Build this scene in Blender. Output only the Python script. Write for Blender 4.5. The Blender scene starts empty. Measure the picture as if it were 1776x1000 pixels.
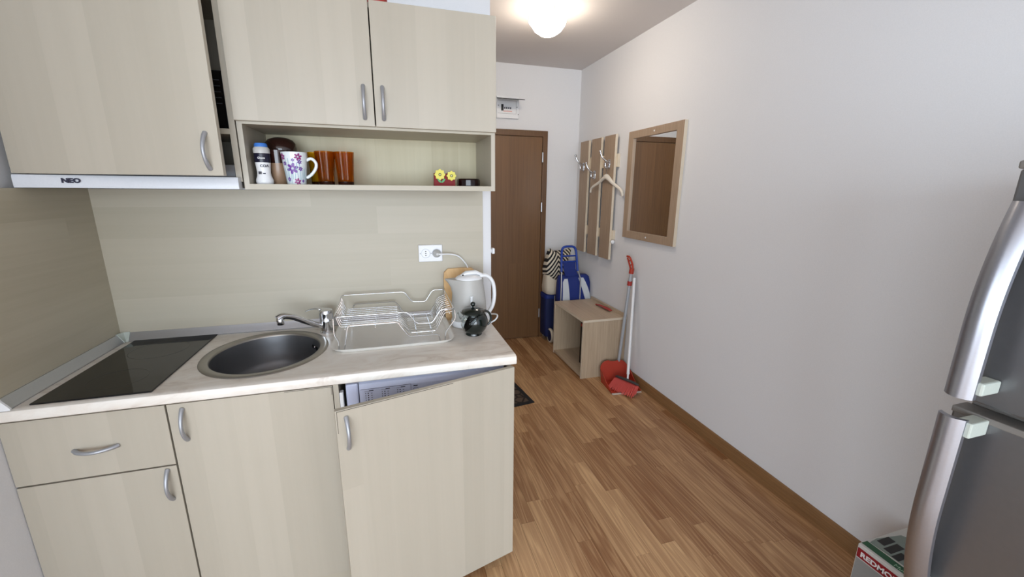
import bpy, bmesh, math, random
from mathutils import Vector, Matrix
random.seed(7)
C = bpy.context.scene.collection
PI = math.pi
# ------------------------------------------------------------------ camera
cam = bpy.data.objects.new('camera', bpy.data.cameras.new('camera'))
C.objects.link(cam)
bpy.context.scene.camera = cam
def aim(yaw, pitch, roll, loc):
    cy, sy, cp, sp, cr, sr = math.cos(yaw), math.sin(yaw), math.cos(pitch), math.sin(pitch), math.cos(roll), math.sin(roll)
    f = Vector((sy*cp, cy*cp, -sp)); r = Vector((cy, -sy, 0)); u = r.cross(f)
    r2 = cr*r + sr*u; u2 = -sr*r + cr*u
    m = Matrix((r2, u2, -f)).transposed().to_4x4(); m.translation = loc
    return m
cam.matrix_world = aim(.29061, .23525, .00827, (1.0621, -1.9661, 1.5254))
cam.data.sensor_width = 36; cam.data.sensor_fit = 'HORIZONTAL'
cam.data.lens = 714.338/1776*36
cam.data.clip_start = .02
# ------------------------------------------------------------------ world, daylight, added side fill, exposure
sc = bpy.context.scene
w = bpy.data.worlds.new('world'); sc.world = w; w.use_nodes = True
w.node_tree.nodes['Background'].inputs[0].default_value = (.78, .88, 1, 1)
w.node_tree.nodes['Background'].inputs[1].default_value = 1.2
vs = sc.view_settings
vs.view_transform = 'Standard'; vs.look = 'None'; vs.gamma = 1; vs.use_curve_mapping = False
vs.exposure = 0.14
def area(name, loc, rot, sx, sy, power, col):
    l = bpy.data.lights.new(name, 'AREA'); l.shape = 'RECTANGLE'; l.size = sx; l.size_y = sy; l.energy = power; l.color = col
    o = bpy.data.objects.new(name, l); C.objects.link(o); o.location = loc; o.rotation_euler = rot
    return o
area('daylight_from_balcony_window', (.3, -5.9, 1.25), (PI/2, 0, 0), 4.3, 2.2, 228, (.80, .90, 1))
area('added_side_fill_light', (-2.45, -3.9, 1.3), (PI/2, 0, -PI/2), 2.8, 2.1, 92, (.80, .90, 1))  # added fill from an invented side opening, brightens the right wall
# ------------------------------------------------------------------ helpers
def lin(c):
    if isinstance(c, str):
        c = tuple(int(c[i:i+2], 16)/255 for i in (0, 2, 4))
    return tuple((x/12.92 if x <= .04045 else ((x+.055)/1.055)**2.4) for x in c)
def N(nt, typ, **kw):
    n = nt.nodes.new(typ)
    for k, v in kw.items(): setattr(n, k, v)
    return n
def pmat(name, col, rough=.5, metal=0, spec=.5, trans=0, ior=1.45, bump=0, bscale=200, alpha=1, coat=0, emit=None, estr=0):
    m = bpy.data.materials.new(name); m.use_nodes = True
    nt = m.node_tree; b = nt.nodes['Principled BSDF']
    c = lin(col)
    b.inputs['Base Color'].default_value = (*c, 1)
    b.inputs['Roughness'].default_value = rough; b.inputs['Metallic'].default_value = metal
    b.inputs['Specular IOR Level'].default_value = spec; b.inputs['Transmission Weight'].default_value = trans
    b.inputs['IOR'].default_value = ior; b.inputs['Alpha'].default_value = alpha; b.inputs['Coat Weight'].default_value = coat
    if emit:
        b.inputs['Emission Color'].default_value = (*lin(emit), 1); b.inputs['Emission Strength'].default_value = estr
    # faint procedural tone variation and relief
    tc = N(nt, 'ShaderNodeTexCoord'); no = N(nt, 'ShaderNodeTexNoise'); no.inputs['Scale'].default_value = bscale
    nt.links.new(tc.outputs['Object'], no.inputs['Vector'])
    if not emit:
        mx = N(nt, 'ShaderNodeMix', data_type='RGBA')
        mx.inputs[6].default_value = (*[x*.95 for x in c], 1); mx.inputs[7].default_value = (*[min(1, x*1.04) for x in c], 1)
        nt.links.new(no.outputs['Fac'], mx.inputs[0]); nt.links.new(mx.outputs[2], b.inputs['Base Color'])
    if bump:
        bp = N(nt, 'ShaderNodeBump'); bp.inputs['Strength'].default_value = bump; bp.inputs['Distance'].default_value = .002
        nt.links.new(no.outputs['Fac'], bp.inputs['Height']); nt.links.new(bp.outputs[0], b.inputs['Normal'])
    return m
def mth(nt, op, a, b=None, c=None):
    n = N(nt, 'ShaderNodeMath', operation=op)
    for i, v in enumerate((a, b, c)):
        if v is None: continue
        if isinstance(v, (int, float)): n.inputs[i].default_value = v
        else: nt.links.new(v, n.inputs[i])
    return n.outputs[0]
def wood(name, dark, light, axis='z', stave=.1, length=.8, grain=90, stretch=.035, tone=.5, rough=.4, fleck=.0, attr=None, cath=0, bump=.05):
    """laminate / veneer: grain runs along axis, staves vary in tone"""
    m = bpy.data.materials.new(name); m.use_nodes = True
    nt = m.node_tree; L = nt.links; b = nt.nodes['Principled BSDF']
    tc = N(nt, 'ShaderNodeTexCoord'); sp = N(nt, 'ShaderNodeSeparateXYZ'); L.new(tc.outputs['Object'], sp.inputs[0])
    X, Y, Z = sp.outputs
    al, c1, c2 = {'x': (X, Z, Y), 'y': (Y, X, Z), 'z': (Z, X, Y)}[axis]
    cross = mth(nt, 'ADD', c1, mth(nt, 'MULTIPLY', c2, .93))
    if attr:
        at = N(nt, 'ShaderNodeAttribute', attribute_name=attr)
        rnd = at.outputs['Fac']
    else:
        row = mth(nt, 'FLOOR', mth(nt, 'DIVIDE', cross, stave))
        wn = N(nt, 'ShaderNodeTexWhiteNoise', noise_dimensions='1D'); L.new(row, wn.inputs['W'])
        col = mth(nt, 'FLOOR', mth(nt, 'ADD', mth(nt, 'DIVIDE', al, length), mth(nt, 'MULTIPLY', wn.outputs['Value'], 7.3)))
        w2 = N(nt, 'ShaderNodeTexWhiteNoise', noise_dimensions='2D')
        cb = N(nt, 'ShaderNodeCombineXYZ'); L.new(row, cb.inputs[0]); L.new(col, cb.inputs[1]); L.new(cb.outputs[0], w2.inputs['Vector'])
        rnd = w2.outputs['Value']
    cv = N(nt, 'ShaderNodeCombineXYZ')
    L.new(mth(nt, 'MULTIPLY', cross, grain), cv.inputs[0]); L.new(mth(nt, 'MULTIPLY', al, grain*stretch), cv.inputs[1]); L.new(mth(nt, 'MULTIPLY', rnd, 37.0), cv.inputs[2])
    n1 = N(nt, 'ShaderNodeTexNoise'); n1.inputs['Scale'].default_value = 1; n1.inputs['Detail'].default_value = 5; n1.inputs['Roughness'].default_value = .65; n1.inputs['Distortion'].default_value = .35
    L.new(cv.outputs[0], n1.inputs['Vector'])
    f = mth(nt, 'MULTIPLY_ADD', mth(nt, 'SUBTRACT', n1.outputs['Fac'], .5), 1.5, .5)
    if cath:
        cv2 = N(nt, 'ShaderNodeCombineXYZ')
        L.new(mth(nt, 'MULTIPLY', cross, 16), cv2.inputs[0]); L.new(mth(nt, 'MULTIPLY', al, .9), cv2.inputs[1]); L.new(mth(nt, 'MULTIPLY', rnd, 91.0), cv2.inputs[2])
        n2 = N(nt, 'ShaderNodeTexNoise'); n2.inputs['Scale'].default_value = 1; n2.inputs['Detail'].default_value = 2
        L.new(cv2.outputs[0], n2.inputs['Vector'])
        s = mth(nt, 'SINE', mth(nt, 'MULTIPLY', n2.outputs['Fac'], 56))
        s = mth(nt, 'POWER', mth(nt, 'MULTIPLY_ADD', s, .5, .5), 2.2)
        f = mth(nt, 'ADD', mth(nt, 'MULTIPLY', f, 1-cath), mth(nt, 'MULTIPLY', s, cath))
    t = mth(nt, 'ADD', mth(nt, 'MULTIPLY', f, 1-tone), mth(nt, 'MULTIPLY', rnd, tone))
    cr = N(nt, 'ShaderNodeValToRGB'); cr.color_ramp.elements[0].color = (*lin(dark), 1); cr.color_ramp.elements[1].color = (*lin(light), 1)
    cr.color_ramp.elements[0].position = .1; cr.color_ramp.elements[1].position = .9
    L.new(t, cr.inputs[0]); L.new(cr.outputs[0], b.inputs['Base Color'])
    b.inputs['Roughness'].default_value = rough
    bp = N(nt, 'ShaderNodeBump'); bp.inputs['Strength'].default_value = bump; bp.inputs['Distance'].default_value = .001
    L.new(f, bp.inputs['Height']); L.new(bp.outputs[0], b.inputs['Normal'])
    return m
# mesh pieces ------------------------------------------------------
def box(bm, x0, x1, y0, y1, z0, z1, bev=0, M=None):
    vs_ = [bm.verts.new((x, y, z)) for x in (x0, x1) for y in (y0, y1) for z in (z0, z1)]
    fs = [bm.faces.new([vs_[i] for i in q]) for q in ((0, 1, 3, 2), (4, 6, 7, 5), (0, 4, 5, 1), (2, 3, 7, 6), (0, 2, 6, 4), (1, 5, 7, 3))]
    if bev:
        es = {e for f in fs for e in f.edges}
        r = bmesh.ops.bevel(bm, geom=list(es), offset=bev, segments=2, affect='EDGES', profile=.5)
        if M: bmesh.ops.transform(bm, matrix=M, verts=list({v for f in r['faces'] for v in f.verts} | {v for v in vs_ if v.is_valid}))
    elif M:
        bmesh.ops.transform(bm, matrix=M, verts=vs_)
    return bm
def B(*a, bev=0):
    return box(bmesh.new(), *a, bev=bev)
def ring_faces(bm, r0, r1, closed=True):
    n = len(r0)
    for i in range(n if closed else n-1):
        j = (i+1) % n
        try: bm.faces.new((r0[i], r0[j], r1[j], r1[i]))
        except ValueError: pass
def loft(bm, rings, cap0=True, cap1=True, closed=False):
    R = [[bm.verts.new(p) for p in r] for r in rings]
    for a, b in zip(R, R[1:]): ring_faces(bm, a, b)
    if closed: ring_faces(bm, R[-1], R[0])
    else:
        if cap0: bm.faces.new(R[0][::-1])
        if cap1: bm.faces.new(R[-1])
    return bm
def tube(bm, pts, r, seg=8, closed=False, flat=1, up=None):
    pts = [Vector(p) for p in pts]; n = len(pts)
    rs = r if isinstance(r, (list, tuple)) else [r]*n
    tang = []
    for i in range(n):
        if closed: t = pts[(i+1) % n]-pts[i-1]
        else: t = pts[min(i+1, n-1)]-pts[max(i-1, 0)]
        tang.append(t.normalized())
    u = Vector(up) if up else (Vector((0, 0, 1)) if abs(tang[0].z) < .9 else Vector((1, 0, 0)))
    rings = []
    for p, t, rr in zip(pts, tang, rs):
        u = (u - t*u.dot(t)).normalized(); v = t.cross(u)
        rings.append([p + u*math.cos(a)*rr*flat + v*math.sin(a)*rr for a in [2*PI*k/seg for k in range(seg)]])
    return loft(bm, rings, closed=closed)
def lathe(bm, prof, c=(0, 0, 0), seg=24, sx=1, sy=1, cap0=True, cap1=True):
    rings = [[(c[0]+r*sx*math.cos(2*PI*k/seg), c[1]+r*sy*math.sin(2*PI*k/seg), c[2]+z) for k in range(seg)] for r, z in prof]
    return loft(bm, rings, cap0, cap1)
def smooth_path(pts, n=6):
    """Catmull-Rom through points"""
    P = [Vector(p) for p in pts]; out = []
    for i in range(len(P)-1):
        a, b, c, d = P[max(i-1, 0)], P[i], P[i+1], P[min(i+2, len(P)-1)]
        for k in range(n):
            t = k/n
            out.append(.5*((2*b)+(c-a)*t+(2*a-5*b+4*c-d)*t*t+(3*b-a-3*c+d)*t**3))
    out.append(P[-1]); return out
def round_path(pts, r=.01, n=4):
    """polyline with rounded corners"""
    P = [Vector(p) for p in pts]; out = [P[0]]
    for a, b, c in zip(P, P[1:], P[2:]):
        d1 = (a-b); d2 = (c-b); k = min(r, d1.length*.45, d2.length*.45)
        p, q = b+d1.normalized()*k, b+d2.normalized()*k
        for i in range(n+1):
            t = i/n; out.append((1-t)**2*p+2*t*(1-t)*b+t*t*q)
    out.append(P[-1]); return out
def sup(cx, cy, z, rx, ry, n=4, seg=32, wob=0, ph=0):
    out = []
    for k in range(seg):
        a = 2*PI*k/seg; ca, sa = math.cos(a), math.sin(a)
        q = 1+wob*math.sin(3*a+ph)+wob*.6*math.sin(7*a+2*ph)
        out.append((cx+math.copysign(abs(ca)**(2/n), ca)*rx*q, cy+math.copysign(abs(sa)**(2/n), sa)*ry*q, z))
    return out
def obj(name, bm, mat, parent=None, smooth=False, kind=None):
    me = bpy.data.meshes.new(name)
    bmesh.ops.recalc_face_normals(bm, faces=bm.faces)
    if parent is not None:
        base = parent
        while base.parent: base = base.parent
        if 'world_built' in base_offsets.get(base.name, ''):
            bmesh.ops.translate(bm, vec=-base.location, verts=bm.verts)
    bm.to_mesh(me); bm.free()
    if mat: me.materials.append(mat)
    if smooth:
        me.shade_smooth()
        me.set_sharp_from_angle(angle=math.radians(smooth if smooth > 1 else 40))
    o = bpy.data.objects.new(name, me); C.objects.link(o)
    if parent is not None: o.parent = parent
    if kind: o['kind'] = kind
    return o
base_offsets = {}
def thing(name, label, cat, loc=(0, 0, 0), group=None, rot=None):
    """Empty at the base of a thing; its parts are built in world coordinates unless rot is given"""
    o = bpy.data.objects.new(name, None); C.objects.link(o); o.location = loc; o.empty_display_size = .05
    o['label'] = label; o['category'] = cat
    if group: o['group'] = group
    if rot is not None: o.rotation_euler = rot
    else: base_offsets[o.name] = 'world_built'
    return o
def tag(o, label, cat, group=None):
    o['label'] = label; o['category'] = cat
    if group: o['group'] = group
    return o
def struct(name, bm, mat, parent=None):
    o = obj(name, bm, mat, parent)
    if parent is None: o['kind'] = 'structure'
    return o
def text_bm(s, size, M, extrude=.0006, bold=0, sx=1):
    cu = bpy.data.curves.new('t', 'FONT'); cu.body = s; cu.size = size; cu.extrude = extrude; cu.offset = bold; cu.resolution_u = 3
    t = bpy.data.objects.new('t', cu); C.objects.link(t)
    me = bpy.data.meshes.new_from_object(t.evaluated_get(bpy.context.evaluated_depsgraph_get()))
    bm = bmesh.new(); bm.from_mesh(me)
    bmesh.ops.transform(bm, matrix=M @ Matrix.Diagonal((sx, 1, 1, 1)), verts=bm.verts)
    bpy.data.objects.remove(t); bpy.data.curves.remove(cu); bpy.data.meshes.remove(me)
    return bm
def face_y(x, y, z):   # text plane facing -y
    return Matrix(((1, 0, 0, x), (0, 0, -1, y), (0, 1, 0, z), (0, 0, 0, 1)))
def face_x(x, y, z):   # text plane facing -x
    return Matrix(((0, 0, -1, x), (-1, 0, 0, y), (0, 1, 0, z), (0, 0, 0, 1)))
# ------------------------------------------------------------------ materials
M_wall = pmat('wall_paint', 'dcdcde', .9, spec=.2, bump=.06, bscale=260)
M_ceil = pmat('ceiling_paint', 'd6d1cf', .95, spec=.1, bump=.05, bscale=200)
M_maple = wood('maple_laminate_upright', 'aaa293', 'b7afa0', 'z', .105, 4, 22, .03, .5, .38)
M_maple_h = wood('maple_laminate_lengthwise', 'aaa290', 'b8b09f', 'x', .12, 4, 22, .03, .5, .42)
M_maple_y = wood('maple_laminate_depthwise', 'aaa18c', 'bab29e', 'y', .12, 4, 38, .03, .3, .42)
M_edge = wood('pale_edge_banding', 'cfc6b0', 'ddd6c4', 'x', .3, 2, 60, .03, .3, .45)
M_oak = wood('pale_oak_laminate', 'a08b73', 'c4b096', 'z', .13, 1.5, 130, .025, .2, .45)
M_oak_y = wood('pale_oak_laminate_lengthwise', 'a3907a', 'c4b199', 'y', .13, 1.5, 130, .025, .2, .45)
M_oakedge = pmat('oak_edge_band', 'd5c8b3', .5, bscale=60)
M_coat = wood('greyish_oak_laminate', '8f7862', 'ad9781', 'z', .3, 3, 150, .02, .1, .5)
M_door = wood('brown_walnut_veneer', '553a20', '7e5a36', 'z', .16, 4, 120, .012, .25, .42)
M_frame = wood('brown_walnut_casing', '50351c', '6f4e2c', 'z', .3, 4, 120, .012, .15, .42)
M_plank = wood('oak_laminate_floor', '7d4e28', 'd4ad80', 'y', .066, .5, 210, .013, .40, .42, attr='tone', cath=.36, bump=.03)
M_base = wood('oak_skirting', '6b4a2b', '8f6b45', 'y', .4, 3, 150, .02, .1, .5)
M_chrome = pmat('chrome', 'd8dade', .12, 1)
M_alu = pmat('satin_aluminium', 'b9bbbf', .32, .85)
M_handle = pmat('satin_nickel', 'a9abb0', .46, .6)
M_steel = pmat('stainless_steel', 'a7a39c', .36, .9, bscale=30)
M_bowl = pmat('dull_stainless_bowl', '77787b', .42, .85, bscale=25)
M_black = pmat('black_plastic', '0e0e10', .4)
M_void = pmat('dark_seam', '2a2018', .9)
M_glassblack = pmat('black_ceramic_glass', '0b0b0c', .06, spec=.55)
M_white = pmat('white_plastic', 'e6e7e9', .35)
M_white2 = pmat('white_enamel', 'd3d6dc', .3)
M_washer = pmat('lilac_white_enamel', 'c4cae2', .35)
M_ink = pmat('dark_print', '25253a', .6)
M_red = pmat('red_plastic', 'a83420', .4)
M_dred = pmat('dark_red_plastic', 'a02f28', .45)
M_blue = pmat('blue_nylon', '142a74', .6, bump=.2, bscale=400)
M_bluep = pmat('blue_plastic', '1d3f9c', .35)
M_navy = pmat('navy_nylon', '101d4c', .7, bump=.2, bscale=400)
M_silver = pmat('silver_white_nylon', 'c6ccd2', .6, bump=.15, bscale=300)
M_cream = pmat('cream_canvas', 'cfc5b3', .9, bump=.3, bscale=300)
M_rubber = pmat('dark_rubber', '16171a', .8)
M_frost = pmat('frosted_plastic', 'd6d6d4', .35, trans=.25)
M_traymat = pmat('clear_white_plastic', 'ebe8e2', .3)
M_pole = pmat('grey_painted_pole', 'a9aeb4', .35, .2)
M_amber = pmat('amber_glass', 'd6821a', .05, trans=.92, ior=1.25)
M_yellow = pmat('yellow_glass', 'e8b81c', .08, trans=.75, ior=1.3)
M_brown = pmat('dark_brown_glaze', '2c1510', .12, coat=.4)
M_tan = pmat('tan_glaze', '8e735c', .25)
M_ash = pmat('dark_brown_glass', '1e0d0c', .08, trans=.15)
M_mug = pmat('white_porcelain', 'dfe6ea', .15, coat=.4)
M_clear = pmat('clear_glass', 'f4f8f8', .02, trans=1, ior=1.2)
M_dgreen = pmat('dark_green_glossy_plastic', '0c1714', .12, coat=.5)
M_board = wood('bamboo_board', 'c79b63', 'dcb884', 'z', .03, .5, 100, .03, .4, .5)
M_hanger = pmat('ivory_plastic', 'd9d2c6', .4)
M_mirror = pmat('mirror_glass', 'f2f4f4', .01, 1)
M_fridge = pmat('silver_grey_lacquered_steel', '7a7b7e', .34, .8, bscale=60)
M_fridge2 = pmat('grey_plastic_trim', '74706c', .45)
M_fhandle = pmat('silver_handle', '9fa1a9', .34, .9)
M_bracket = pmat('pale_grey_plastic', 'b7beb6', .45)
def marble():
    m = bpy.data.materials.new('cream_marble_laminate'); m.use_nodes = True; nt = m.node_tree; L = nt.links; b = nt.nodes['Principled BSDF']
    tc = N(nt, 'ShaderNodeTexCoord'); mp = N(nt, 'ShaderNodeMapping'); mp.inputs['Rotation'].default_value = (0, 0, .5); mp.inputs['Scale'].default_value = (5, 14, 8)
    L.new(tc.outputs['Object'], mp.inputs[0])
    n1 = N(nt, 'ShaderNodeTexNoise'); n1.inputs['Scale'].default_value = 1; n1.inputs['Detail'].default_value = 8; n1.inputs['Roughness'].default_value = .68; n1.inputs['Distortion'].default_value = 1.4
    L.new(mp.outputs[0], n1.inputs['Vector'])
    cr = N(nt, 'ShaderNodeValToRGB'); e = cr.color_ramp.elements
    e[0].position = .28; e[0].color = (*lin('bfb2a6'), 1); e[1].position = .62; e[1].color = (*lin('e6e1d9'), 1)
    k = e.new(.45); k.color = (*lin('ded6cc'), 1)
    L.new(n1.outputs['Fac'], cr.inputs[0]); L.new(cr.outputs[0], b.inputs['Base Color']); b.inputs['Roughness'].default_value = .33
    return m
M_marble = marble()
def stripes():
    m = bpy.data.materials.new('black_cream_striped_cloth'); m.use_nodes = True; nt = m.node_tree; L = nt.links; b = nt.nodes['Principled BSDF']
    tc = N(nt, 'ShaderNodeTexCoord'); sp = N(nt, 'ShaderNodeSeparateXYZ'); L.new(tc.outputs['Object'], sp.inputs[0])
    # chevron folds: the stripe direction flips across the fold of the cloth
    fold = mth(nt, 'ABSOLUTE', mth(nt, 'SUBTRACT', sp.outputs[0], .035))
    v = mth(nt, 'ADD', mth(nt, 'MULTIPLY', fold, 1.1), mth(nt, 'MULTIPLY', sp.outputs[2], .85))
    s = mth(nt, 'FRACT', mth(nt, 'MULTIPLY', v, 25))
    g = mth(nt, 'GREATER_THAN', s, .5)
    mx = N(nt, 'ShaderNodeMix', data_type='RGBA'); mx.inputs[6].default_value = (*lin('17151a'), 1); mx.inputs[7].default_value = (*lin('d6cdbb'), 1)
    L.new(g, mx.inputs[0]); L.new(mx.outputs[2], b.inputs['Base Color']); b.inputs['Roughness'].default_value = .9
    return m
M_stripe = stripes()
def matmat():
    m = bpy.data.materials.new('brown_patterned_doormat'); m.use_nodes = True; nt = m.node_tree; L = nt.links; b = nt.nodes['Principled BSDF']
    tc = N(nt, 'ShaderNodeTexCoord'); v = N(nt, 'ShaderNodeTexVoronoi', feature='DISTANCE_TO_EDGE'); v.inputs['Scale'].default_value = 16
    L.new(tc.outputs['Object'], v.inputs['Vector'])
    cr = N(nt, 'ShaderNodeValToRGB'); e = cr.color_ramp.elements; e[0].position = .03; e[0].color = (*lin('1d1612'), 1); e[1].position = .16; e[1].color = (*lin('54453a'), 1)
    L.new(v.outputs['Distance'], cr.inputs[0]); L.new(cr.outputs[0], b.inputs['Base Color']); b.inputs['Roughness'].default_value = .95
    return m
# ------------------------------------------------------------------ room shell
RX, DY, CZ = 2.92, 1.98, 2.64
WX = 1.54                                    # end of the kitchen wall / corridor side
YB = -6.1; XL = -2.6
fl = struct('floor', B(XL, RX, YB, DY, -.12, -.0035), M_void)
def tone_attr(me, vals):
    a = me.attributes.new('tone', 'FLOAT', 'FACE'); a.data.foreach_set('value', vals)
def plank_rows(x0, x1, y0, y1):
    out = []
    n = int(round((x1-x0)/.072)); wdt = (x1-x0)/n
    for i in range(n):
        y = y0
        first = True
        while y < y1-.02:
            l = random.uniform(.5, 1.0)*(random.random() if first else 1); first = False
            l = max(l, .12)
            e = min(y+l, y1)
            if y1-e < .12: e = y1
            out.append((x0+i*wdt, x0+(i+1)*wdt, y, e)); y = e
    return out
G = .0004
for (a, b_, c_, d_) in plank_rows(1.22, RX, -1.55, DY):
    o = obj('plank', B(a+G, b_-G, c_+G, d_-G, -.0035, random.uniform(-.0002, .0001)), M_plank, fl)
    tone_attr(o.data, [random.random()]*len(o.data.polygons))
bmf = bmesh.new(); tones = []
for r in ((-.03, 1.22, YB, -.5), (XL, -.03, YB, -1.75), (1.22, RX, YB, -1.55)):
    for (a, b_, c_, d_) in plank_rows(*r):
        box(bmf, a+G, b_-G, c_+G, d_-G, -.0035, 0); tones += [random.random()]*6
o = obj('plank_field', bmf, M_plank, fl, kind='stuff'); tone_attr(o.data, tones)
struct('wall_right', B(RX, RX+.12, YB, DY+.12, -.12, CZ), M_wall)
struct('wall_back', B(WX, RX, DY, DY+.12, -.12, CZ), M_wall)
struct('wall_left', B(-.15, -.03, -1.75, .1, -.12, CZ), M_wall)
struct('wall_living', B(XL, -.15, -1.75, -1.63, -.12, CZ), M_wall)
bmw = bmesh.new()
box(bmw, XL-.12, XL, YB, -5.35, -.12, CZ); box(bmw, XL-.12, XL, -2.45, -1.63, -.12, CZ); box(bmw, XL-.12, XL, -5.35, -2.45, 2.38, CZ); box(bmw, XL-.12, XL, -5.35, -2.45, -.12, .2)
struct('wall_far', bmw, M_wall)
bmw = bmesh.new()
for y in (-5.35, -3.93, -2.51): box(bmw, XL-.09, XL-.03, y, y+.06, .2, 2.38)
for z in (.2, 2.32): box(bmw, XL-.09, XL-.03, -5.35, -2.45, z, z+.06)
fill_win = struct('window_added_for_fill', bmw, M_white)  # unseen window, added to let more light onto the right wall
for y in (-5.29, -3.87): obj('pane', B(XL-.064, XL-.058, y, y+1.36, .26, 2.32), M_clear, fill_win)
struct('wall_kitchen', B(-.15, WX, 0, .1, -.12, CZ), M_wall)
struct('wall_corridor', B(WX-.1, WX, .1, DY+.12, -.12, CZ), M_wall)
struct('ceiling', B(XL-.12, RX+.12, YB-.12, DY+.12, CZ, CZ+.1), M_ceil)
bmw = bmesh.new()
box(bmw, XL-.12, -1.9, YB-.12, YB, -.12, CZ); box(bmw, 2.5, RX+.12, YB-.12, YB, -.12, CZ); box(bmw, -1.9, 2.5, YB-.12, YB, 2.38, CZ); box(bmw, -1.9, 2.5, YB-.12, YB, -.12, .1)
struct('wall_front', bmw, M_wall)
bmw = bmesh.new()
for x in (-1.9, -.46, .98, 2.44): box(bmw, x, x+.06, YB-.09, YB-.03, .1, 2.38)
for z in (.1, 2.32): box(bmw, -1.9, 2.5, YB-.09, YB-.03, z, z+.06)
win = struct('window_1', bmw, M_white)
for x in (-1.84, -.40, 1.04): obj('pane', B(x, x+1.38, YB-.064, YB-.058, .16, 2.32), M_clear, win)
# skirting
bb = struct('baseboard_right', loft(bmesh.new(), [[(RX, y, 0), (RX-.02, y, 0), (RX-.018, y, .03), (RX-.010, y, .068), (RX-.005, y, .076), (RX, y, .076)] for y in (-1.2, .87)]), M_base)
struct('baseboard_back', B(2.62, RX, DY-.014, DY, 0, .07), M_base)
# entrance door
d1 = struct('door_1', B(1.735, 2.525, DY-.03, DY-.006, .008, 2.015), M_door)
bmf = bmesh.new()
box(bmf, 1.68, 1.732, DY-.04, DY, 0, 2.072, .003); box(bmf, 2.528, 2.578, DY-.04, DY, 0, 2.072, .003); box(bmf, 1.732, 2.528, DY-.04, DY, 2.018, 2.072, .003)
obj('door_frame', bmf, M_frame, d1)
for z in (1.83, 1.36, .27): 
    bmh = bmesh.new(); tube(bmh, [(2.526, DY-.046, z-.045), (2.526, DY-.046, z+.045)], .009, 10)
    obj('hinge', bmh, M_alu, d1, 40)
bmh = bmesh.new(); tube(bmh, round_path([(1.80, DY-.03, 1.03), (1.80, DY-.075, 1.03), (1.91, DY-.075, 1.03)], .015), .009, 10)
obj('door_handle', bmh, M_chrome, d1, 40)
# ------------------------------------------------------------------ handles
def bow(bm, p, axis, L=.108, out=(0, -1, 0), d=.027):
    """arched bow handle centred at p, feet on the door face"""
    a = Vector(axis); o = Vector(out); p = Vector(p); pts = []; rs = []
    for k in range(13):
        t = k/12; h = math.sin(PI*t)**.75
        pts.append(p + a*(t-.5)*L + o*(h*d+.0)); rs.append(.0056+.0016*abs(2*t-1)**2)
    tube(bm, pts, rs, 8, flat=1.0)
    return bm
# ------------------------------------------------------------------ base cabinets
HT = .917; FY = -.562; BK = -.012
def door_edges(bm, x0, x1, z1, y): pass
t = thing('base_cabinet', 'pale maple base cabinet with one drawer above a door, under the hob', 'cabinet', (.17, -.28, 0))
bm = bmesh.new()
box(bm, -.028, -.012, FY+.022, BK, .1, .88); box(bm, .352, .368, FY+.022, BK, .1, .88); box(bm, -.012, .352, FY+.022, BK, .1, .116); box(bm, -.012, .352, BK-.004, BK, .116, .88)
obj('carcass', bm, M_maple, t)
dr = obj('drawer', B(-.028, .3675, FY, FY+.02, .666, .872, bev=.0012), M_maple, t)
obj('handle', bow(bmesh.new(), (.18, FY, .759), (1, 0, 0)), M_handle, dr, 60)
dd = obj('door', B(-.028, .3675, FY, FY+.02, .104, .661, bev=.0012), M_maple, t)
obj('handle', bow(bmesh.new(), (.342, FY, .596), (0, 0, 1)), M_handle, dd, 60)
obj('plinth', B(-.028, .368, FY+.05, FY+.066, 0, .1), M_maple_h, t)
t = thing('base_cabinet', 'pale maple base cabinet with one tall door, under the round sink', 'cabinet', (.6, -.28, 0))
bm = bmesh.new()
box(bm, .370, .386, FY+.022, BK, .1, .72); box(bm, .848, .865, FY+.004, BK, 0, .88); box(bm, .386, .848, FY+.022, BK, .1, .116); box(bm, .386, .848, BK-.004, BK, .116, .72)
obj('carcass', bm, M_maple, t)
dd = obj('door', B(.3725, .846, FY, FY+.02, .104, .872, bev=.0012), M_maple, t)
obj('handle', bow(bmesh.new(), (.412, FY, .80), (0, 0, 1)), M_handle, dd, 60)
bm = bmesh.new(); box(bm, .70, .844, FY-.0004, FY+.001, .8685, .8697); box(bm, .8425, .8436, FY-.0004, FY+.001, .84, .8695)
obj('edge_seam', bm, M_void, dd)
obj('plinth', B(.370, .868, FY+.012, FY+.028, 0, .1), M_maple_h, t)
# cabinet that hides the washing machine: its door stands ajar, hinged on the far end
t = thing('base_cabinet', 'pale maple cabinet front with its wide door ajar before the washing machine', 'cabinet', (1.48, -.3, 0))
obj('side_panel', B(1.472, 1.488, FY+.03, BK, 0, .88), M_maple, t)
obj('door_catch', B(.866, .878, FY+.002, FY+.024, .78, .842, bev=.002), M_white, t)
hx, hy = 1.487, -.588; ang = math.atan2(.750-.588, hx-.875); DW = math.hypot(.750-.588, hx-.875)
Md = Matrix.Translation((hx, hy, 0)) @ Matrix.Rotation(ang, 4, 'Z')
def dobj(name, bm, mat, parent, sm=False):
    bmesh.ops.transform(bm, matrix=Md, verts=bm.verts); return obj(name, bm, mat, parent, sm)
dd = dobj('door', B(-DW, 0, 0, .019, .032, .875, bev=.0012), M_maple, t)
dobj('handle', bow(bmesh.new(), (-DW+.030, 0, .795), (0, 0, 1)), M_handle, dd, 60)
bm = bmesh.new(); box(bm, -DW+.004, -.25, -.0006, .001, .8712, .8726); box(bm, -DW+.004, -DW+.0052, -.0006, .001, .80, .8726)
dobj('edge_seam', bm, M_void, dd)
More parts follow.
